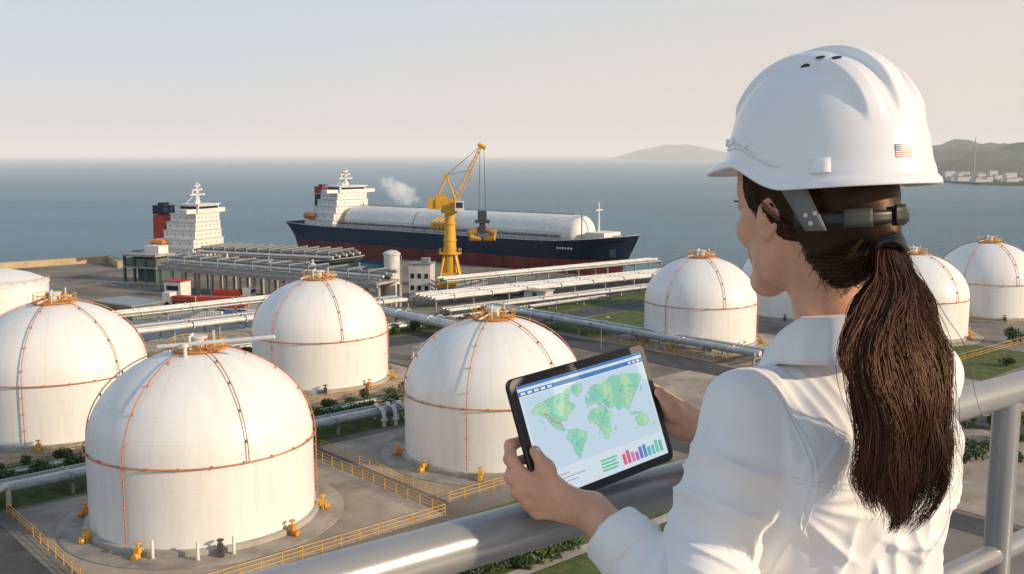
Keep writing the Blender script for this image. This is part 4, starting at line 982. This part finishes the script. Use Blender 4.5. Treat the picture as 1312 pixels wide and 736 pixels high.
US=[-.14,-.105,-.08,-.05,-.02,.004,.022,.05,.09];FB=[-.095,-.074,-.055,-.036,-.016,.008,.036,.058,.07]
hc=SDF(HO-.17,HO+.17,.003);hc.ell(H(-.014,0,.032),HA,(.101,.080,.092),.004)
hc.ell(H(-.047,0,-.056),HA,(.050,.058,.052),.04);hc.cap(H(-.085,0,-.02),tie,.05,.018,.03)
sl,X,Y,Z=hc.reg(HO-.2,HO+.2)
f=(X-HO[0])*hf[0]+(Y-HO[1])*hf[1]+(Z-HO[2])*hf[2];u=(X-HO[0])*hu[0]+(Y-HO[1])*hu[1]+(Z-HO[2])*hu[2]
fb=np.interp(u,US,FB)
hc.F=np.maximum(hc.F,((f-fb)*.8).astype(np.float32));V,Q=hc.mesh();V=smooth(V,Q,5)
hcap=npmesh('hair',V,Q,MH,person,ORG,np.full(len(V),.10))
ns=5200;Kp=18;Pt=np.zeros((ns,Kp,3));ec0=np.array([-.014,0,.032]);er=np.array([.1030,.0825,.0940])
for i in range(ns):
    s_=1 if rng.random()<.72 else -1
    us=rng.uniform(-.106,.10);fl=np.interp(us,US,FB)+.004-abs(rng.normal(0,.012))
    if rng.random()<.4: fl-=rng.uniform(0,.05)
    d=np.array([fl+.014,0,us-.032])/er;rem=max(.02,1-d[0]**2-d[2]**2);l=math.sqrt(rem)*er[1]*s_
    lo_=max(0,min(1,(-.030-us)/.035))
    if lo_>0:
        l2=s_*.0595*math.sqrt(max(.02,1-((fl+.047)/.054)**2*.9-((us+.056)/.075)**2*.7));l=l*(1-lo_)+l2*lo_
    st=np.array([fl,l,us]);en=np.array([-.114,rng.normal(0,.008),-.050+rng.normal(0,.009)])
    tgt=1.0+.018*rng.random()
    over=i%8==0
    if over: st=np.array([.030+rng.normal(0,.007),s_*.077,.016+rng.normal(0,.007)])
    for k in range(Kp):
        t=k/(Kp-1);p=st*(1-t)+en*t;p[2]-=.010*math.sin(PI*t);dd=(p-ec0)/er;nn=np.linalg.norm(dd)
        q_=ec0+(p-ec0)/nn*(tgt+(.085*math.exp(-((p[0]+.004)/.020)**2) if over else 0));w=max(0,(t-.8)/.2);q_=q_*(1-w)+en*w
        if over: q_[2]-=.007*math.sin(PI*min(1,t*2))
        elif lo_>0:
            pp=p.copy();pp[0]-=.016*math.sin(PI*min(1,t*1.15));pp[1]+=s_*.020*math.sin(PI*t);q_=q_*(1-lo_)+pp*lo_
        Pt[i,k]=H(*q_)
nw=70;Pw=np.zeros((nw,Kp,3))
for i in range(nw):
    u0=rng.uniform(-.100,-.05);f0=np.interp(u0,US,FB);st=np.array([f0-.006,.055,u0+.012]);en=st+np.array([rng.normal(.002,.007),-.004,-rng.uniform(.012,.034)])
    for k in range(Kp):
        t=k/(Kp-1);p=st*(1-t)+en*t;p[0]+=.003*math.sin(t*3+i);p[1]+=.003*math.sin(t*2.4+i*2);Pw[i,k]=H(*p)
Pt=np.concatenate([Pt,Pw])
strands('hair_strands',Pt,np.concatenate([np.full(Kp-3,.00040),[.0003,.0002,.0001]]),hcap,rng.random(len(Pt))**1.5*.8)
# ponytail
kx=[tuple(tie)]+[tuple(P(*a)) for a in ((1143,338,1.165),(1146,375,1.135),(1144,430,1.11),(1152,500,1.10),(1163,570,1.10),(1157,625,1.105),(1150,684,1.12))]
kx=np.array(kx);wd=np.array([.011,.022,.035,.048,.054,.050,.036,.012])
Kp=32;tt=np.linspace(0,1,Kp);interp=np.interp
def cr_(arr):
    o=np.zeros((Kp,arr.shape[1]));n=len(arr)
    for i,t in enumerate(tt):
        x=t*(n-1);j=min(int(x),n-2);f=x-j;p0=arr[max(j-1,0)];p1=arr[j];p2=arr[j+1];p3=arr[min(j+2,n-1)]
        o[i]=.5*((2*p1)+(-p0+p2)*f+(2*p0-5*p1+4*p2-p3)*f*f+(-p0+3*p1-3*p2+p3)*f**3)
    return o
ctr=cr_(kx);w_=cr_(wd[:,None])[:,0]
ns=12500;rr=np.sqrt(rng.random(ns));th=rng.random(ns)*2*PI
ax1=np.array([.95,.3,0]);ax2=np.array([-.3,.95,0.])
ux=rr*np.cos(th);uy=rr*np.sin(th)
lens=np.clip(.74+.28*vn(np.stack([ux*2.4+9,uy*2.4+9,ux*0],-1),5)-abs(rng.normal(0,.07,ns)),.45,1.03)
T_=tt[None,:]*lens[:,None]
base_=np.stack([interp(T_,tt,ctr[:,k]) for k in range(3)],-1);wi=interp(T_,tt,w_)
# each strand takes its place in a loosely mixed bundle: neighbours drift apart along the length
jit=rng.normal(0,.16,(ns,2));U=np.broadcast_to(ux[:,None],T_.shape)+jit[:,:1]*T_;Vv=np.broadcast_to(uy[:,None],T_.shape)+jit[:,1:]*T_
f1_=fbm(np.stack([U*1.7+5,Vv*1.7+5,T_*4.2],-1),2,31)-.375;f2_=fbm(np.stack([U*1.7+15,Vv*1.7+5,T_*4.2],-1),2,41)-.375
g1=vn(np.stack([U*4.5+5,Vv*4.5+5,T_*10],-1),51)-.5;g2_=vn(np.stack([U*4.5+25,Vv*4.5+5,T_*10],-1),61)-.5
ph_=rng.normal(0,.5,ns)[:,None]
lw=.0080*np.sin(T_*16+U*2.0+Vv*1.5+ph_*.5)*np.clip(T_*2.2,0,1)
amp=np.clip(T_*2.2,0,1)
ox=U*wi+amp*(f1_*.056+g1*.012)+lw;oy=Vv*wi*.6+amp*(f2_*.034+g2_*.009)
Pt=base_+ax1*ox[...,None]+ax2*oy[...,None]
Pt+=rng.normal(0,.0016,(ns,1,3))*np.sin(tt[None,:,None]*9+ph_[...,None]*3)*np.clip(tt*3,0,1)[None,:,None]
fw=rng.random(ns)<.035;Pt[fw]+=(rng.normal(0,.011,(fw.sum(),1,3))*np.linspace(0,1,Kp)[None,:,None]**1.2)
shade=np.clip(.10+.80*vn(np.stack([ux*3+3,uy*3+3,ux*0],-1),77)**1.3+rng.normal(0,.16,ns),0,1)
strands('ponytail',Pt,np.interp(tt,[0,.7,1],[.00055,.00036,.00014]),hcap,shade)
q=MB();tv=Vector(tie)-Vector(ORG);dirn=Vector(ctr[3]-ctr[0]).normalized()
u1=dirn.cross(Vector((1,0,0))).normalized();u2=dirn.cross(u1)
for w in (-.002,.005,.011): q.tube([tv+dirn*(w+.008)+(u1*math.cos(a)+u2*math.sin(a))*.0150 for a in [2*PI*k/24 for k in range(25)]],.0042,8,caps=False)
q.build('hair_tie',M_blk,hcap)
# ---------- hard hat
mhat=mat('hat_plastic',(.83,.83,.83),(.81,.81,.81),4,.24,spec=.5,coat=.25)
hcx=-.032;ha,hb,hz=.130,.113,.187
def sst(x): x=min(1,max(0,x));return x*x*(3-2*x)
def rimz(ph): 
    a=abs(math.degrees(math.atan2(math.sin(ph),math.cos(ph))));return .064-.034*sst((a-62)/42)
def hatpt(ph,w,e=0):
    c,s_=math.cos(ph),math.sin(ph);z0=rimz(ph);cw=max(0,math.cos(w))**.86;sw=math.sin(w)
    f=hcx+(ha+.004*sw)*cw*c;l=hb*cw*s_;u=z0+(hz-z0)*sw
    up=sst((sw-.34)/.22);ends=sst((f-hcx+.135)/.05)
    r0=.0095*sst((.018-abs(l))/.008)
    r1=sum(.0088*sst((.0135-abs(l-y))/.007) for y in (-.044,.044))
    rd_=(r0+r1*.9)*up*ends
    fl_=.004*(1-sst(sw/.14))
    nx=np.array([c*cw/ha,s_*cw/hb,sw/(hz-z0)]);nx/=np.linalg.norm(nx)
    return np.array([f,l,u])+nx*(rd_+e)+np.array([c,s_,0])*fl_
def W3(p): return Vector(H(*p))-Vector(ORG)
NP,NW=256,96;q=MB();vs=[]
def brimext(ph):
    a=abs(math.degrees(math.atan2(math.sin(ph),math.cos(ph))));return .0065+.034*(1-sst((a-14)/58))
rows=[('b',1.04),('b',1.0),('b',.93),('b',.8),('b',.6),('b',.4),('b',.2)]+[('d',(k/NW)**1.0*PI/2) for k in range(NW)]
for kind,v_ in rows:
    for i in range(NP):
        ph=2*PI*i/NP
        if kind=='d': p=hatpt(ph,v_)
        else:
            p=hatpt(ph,0);e=brimext(ph)*min(v_,1);p=p+np.array([math.cos(ph)*e,math.sin(ph)*e*.8,-.006*v_-.006*max(0,v_-.9)/.14-.16*e])
        vs.append(W3(p))
fs=[(r_*NP+i,r_*NP+(i+1)%NP,(r_+1)*NP+(i+1)%NP,(r_+1)*NP+i) for r_ in range(len(rows)-1) for i in range(NP)]
vs.append(W3(hatpt(0,PI/2)));top=len(vs)-1;lr=(len(rows)-1)*NP;fs+=[(lr+i,lr+(i+1)%NP,top) for i in range(NP)]
q.add(vs,fs);hat=q.build('hard_hat',mhat,person,ang=60);md=hat.modifiers.new('s','SOLIDIFY');md.thickness=.003;md.offset=-1
q=MB();q.tube([W3(hatpt(R(-100)+R(200)*i/96,.10,.0012)) for i in range(97)],.0020,6);q.build('rim_bead',mhat,hat)
for (ph,w) in ((106,61),(122,62),(137,60),(-106,61),(-122,62),(-137,60)):
    ph,w=R(ph),R(w);c=W3(hatpt(ph,w));a=W3(hatpt(ph,w+.03))-c;b_=W3(hatpt(ph+.05,w))-c;a.normalize();b_=(b_-a*b_.dot(a)).normalized();nn_=b_.cross(a).normalized()
    if nn_.dot(c-W3((hcx,0,.06)))<0: nn_=-nn_
    q=MB();c=c+nn_*.0006;q.add([c+a*.0036*math.cos(x)+b_*.0060*math.sin(x) for x in [2*PI*k/20 for k in range(20)]],[tuple(range(20))]);q.build('vent_hole',M_blk,hat)
for s_ in (1,-1):
    q=MB();g=[[hatpt(s_*R(117+11*i/6),.03+.11*j/5,.0038*(1 if 0<i<6 and j<5 else 0)) for j in range(6)] for i in range(7)]
    q.add([W3(g[i][j]) for i in range(7) for j in range(6)],[(i*6+j,(i+1)*6+j,(i+1)*6+j+1,i*6+j+1) for i in range(6) for j in range(5)]);q.build('accessory_slot',mhat,hat,ang=80)
    for pp in (44,60,76):
        q=MB();q.tube([W3(hatpt(s_*R(pp),.17,-.002)),W3(hatpt(s_*R(pp),.17,.0058))],.0050,14);q.build('rivet',mhat,hat)
    q=MB();g=[[hatpt(s_*R(34+50*i/14),.10+.13*j/4,.0032 if 0<i<14 and 0<j<4 else .0) for j in range(5)] for i in range(15)]
    q.add([W3(g[i][j]) for i in range(15) for j in range(5)],[(i*5+j,(i+1)*5+j,(i+1)*5+j+1,i*5+j+1) for i in range(14) for j in range(4)]);q.build('side_bracket',mhat,hat,ang=80)
q=MB();nx_,ny_=26,13;ph0,ph1=R(164),R(175);w0,w1_=R(6.5),R(12.2)
def emf(n_,c): return mat(n_,c,tuple(x*.95 for x in c),5,.4)
fm=[emf('flag_red',(.48,.012,.025)),emf('flag_white',(.72,.72,.72)),emf('flag_blue',(.012,.025,.16))]
q.add([W3(hatpt(ph0+(ph1-ph0)*i/nx_,w1_-(w1_-w0)*j/ny_,.0008)) for i in range(nx_+1) for j in range(ny_+1)],[(i*(ny_+1)+j,(i+1)*(ny_+1)+j,(i+1)*(ny_+1)+j+1,i*(ny_+1)+j+1) for i in range(nx_) for j in range(ny_)])
q.m=[(1 if (i%2==1 and j%2==1 and i<10 and j<6) else 2) if (i<11 and j<7) else (0 if j%2==0 else 1) for i in range(nx_) for j in range(ny_)];q.build('flag_sticker',fm,hat)
M_hg=mat('harness_grey',(.17,.175,.17),(.14,.145,.14),20,.5)
M_hd=mat('harness_dark',(.045,.048,.045),(.035,.037,.035),20,.55)
def band(name,ph0,ph1,z0,z1,off,m,n=36,par=None,th=.002):
    q=MB();vs=[]
    for i in range(n+1):
        ph=R(ph0+(ph1-ph0)*i/n);c,s_=math.cos(ph),math.sin(ph);f=-.024+(.098+off)*c;l=(.082+off)*s_
        for j in range(4): vs.append(W3((f,l,z0+(z1-z0)*j/3)))
    q.add(vs,[(i*4+j,i*4+j+1,(i+1)*4+j+1,(i+1)*4+j) for i in range(n) for j in range(3)]);o=q.build(name,m,par or hat,ang=40);md=o.modifiers.new('s','SOLIDIFY');md.thickness=th;return o
band('head_band',-92,92,.030,.060,.004,M_blk)
band('nape_strap',105,255,-.028,-.012,.0075,M_blk,48,None,.0015)
band('ratchet_housing',138,158,-.031,-.009,.0100,M_hd,10,None,.003)
band('strap_buckle',178,190,-.030,-.006,.0105,M_blk,10,None,.003)
for s_ in (1,-1):
    q=MB();vs=[]
    for i in range(9):
        t_=i/8
        for j in range(5):
            w=(j/4-.5);ph=s_*(R(101)+R(20)*t_+w*R(19-5*t_));c,s2=math.cos(ph),math.sin(ph)
            vs.append(W3((-.024+(.112-.004*t_)*c,(.098-.006*t_)*s2,.045-.078*t_)))
    q.add(vs,[(i*5+j,i*5+j+1,(i+1)*5+j+1,(i+1)*5+j) for i in range(8) for j in range(4)]);o=q.build('side_hanger',M_hg,hat,ang=60);md=o.modifiers.new('s','SOLIDIFY');md.thickness=.003
    for (pp,z) in ((118,-.024),(121,-.012),(115,-.014)):
        ph=s_*R(pp);q=MB();c,s2=math.cos(ph),math.sin(ph);q.tube([W3((-.024+.107*c,.092*s2,z)),W3((-.024+.1125*c,.0975*s2,z))],.0028,10);q.build('hanger_pin',M_whp,hat)
# ================= CAMERA / LIGHT / WORLD
cam=bpy.data.cameras.new('camera');co=bpy.data.objects.new('camera',cam);C.objects.link(co);co.location=(0,0,CZ);co.rotation_euler=(R(90)-PT,0,0)
cam.lens=35;cam.sensor_width=36;cam.clip_start=.05;cam.clip_end=80000;bpy.context.scene.camera=co
AZ=R(112);EL=R(20);sd=Vector((math.sin(AZ)*math.cos(EL),math.cos(AZ)*math.cos(EL),math.sin(EL)))
sl_=bpy.data.lights.new('sun','SUN');sl_.energy=4.0;sl_.angle=R(.6);sl_.color=(1,.79,.56);so=bpy.data.objects.new('sun',sl_);C.objects.link(so);so.rotation_euler=sd.to_track_quat('Z','Y').to_euler();so.location=(0,0,200)
w=bpy.data.worlds.new('World');bpy.context.scene.world=w;w.use_nodes=True;N=w.node_tree.nodes;L=w.node_tree.links;bg=N['Background']
sky=N.new('ShaderNodeTexSky');sky.sky_type='NISHITA';sky.sun_disc=False;sky.sun_elevation=EL;sky.sun_rotation=AZ;sky.dust_density=3;sky.air_density=1.2;sky.altitude=30
tc=N.new('ShaderNodeTexCoord');sx=N.new('ShaderNodeSeparateXYZ');L.new(tc.outputs['Generated'],sx.inputs[0])
cr=N.new('ShaderNodeValToRGB');e=cr.color_ramp.elements;e[0].position=0;e[0].color=(8.0,7.4,7.1,1);e[1].position=.8;e[1].color=(3.0,4.2,5.8,1);x=e.new(.05);x.color=(8.6,8.05,7.7,1);x=e.new(.17);x.color=(7.5,7.9,8.25,1)
L.new(sx.outputs['Z'],cr.inputs['Fac'])
mr=N.new('ShaderNodeMapRange');mr.inputs[1].default_value=-.3;mr.inputs[2].default_value=.6;L.new(sx.outputs['X'],mr.inputs[0])
wc=N.new('ShaderNodeValToRGB');wc.color_ramp.elements[0].color=(.91,.98,1.05,1);wc.color_ramp.elements[1].color=(1.13,1.02,.91,1);L.new(mr.outputs[0],wc.inputs['Fac'])
mm=N.new('ShaderNodeMix');mm.data_type='RGBA';mm.blend_type='MULTIPLY';mm.inputs[0].default_value=1;L.new(cr.outputs[0],mm.inputs[6]);L.new(wc.outputs[0],mm.inputs[7])
mx_=N.new('ShaderNodeMix');mx_.data_type='RGBA';mx_.inputs[0].default_value=.88;L.new(sky.outputs[0],mx_.inputs[6]);L.new(mm.outputs[2],mx_.inputs[7]);L.new(mx_.outputs[2],bg.inputs['Color']);bg.inputs['Strength'].default_value=.094
sc=bpy.context.scene;sc.view_settings.view_transform='Standard';sc.view_settings.look='None';sc.view_settings.exposure=0
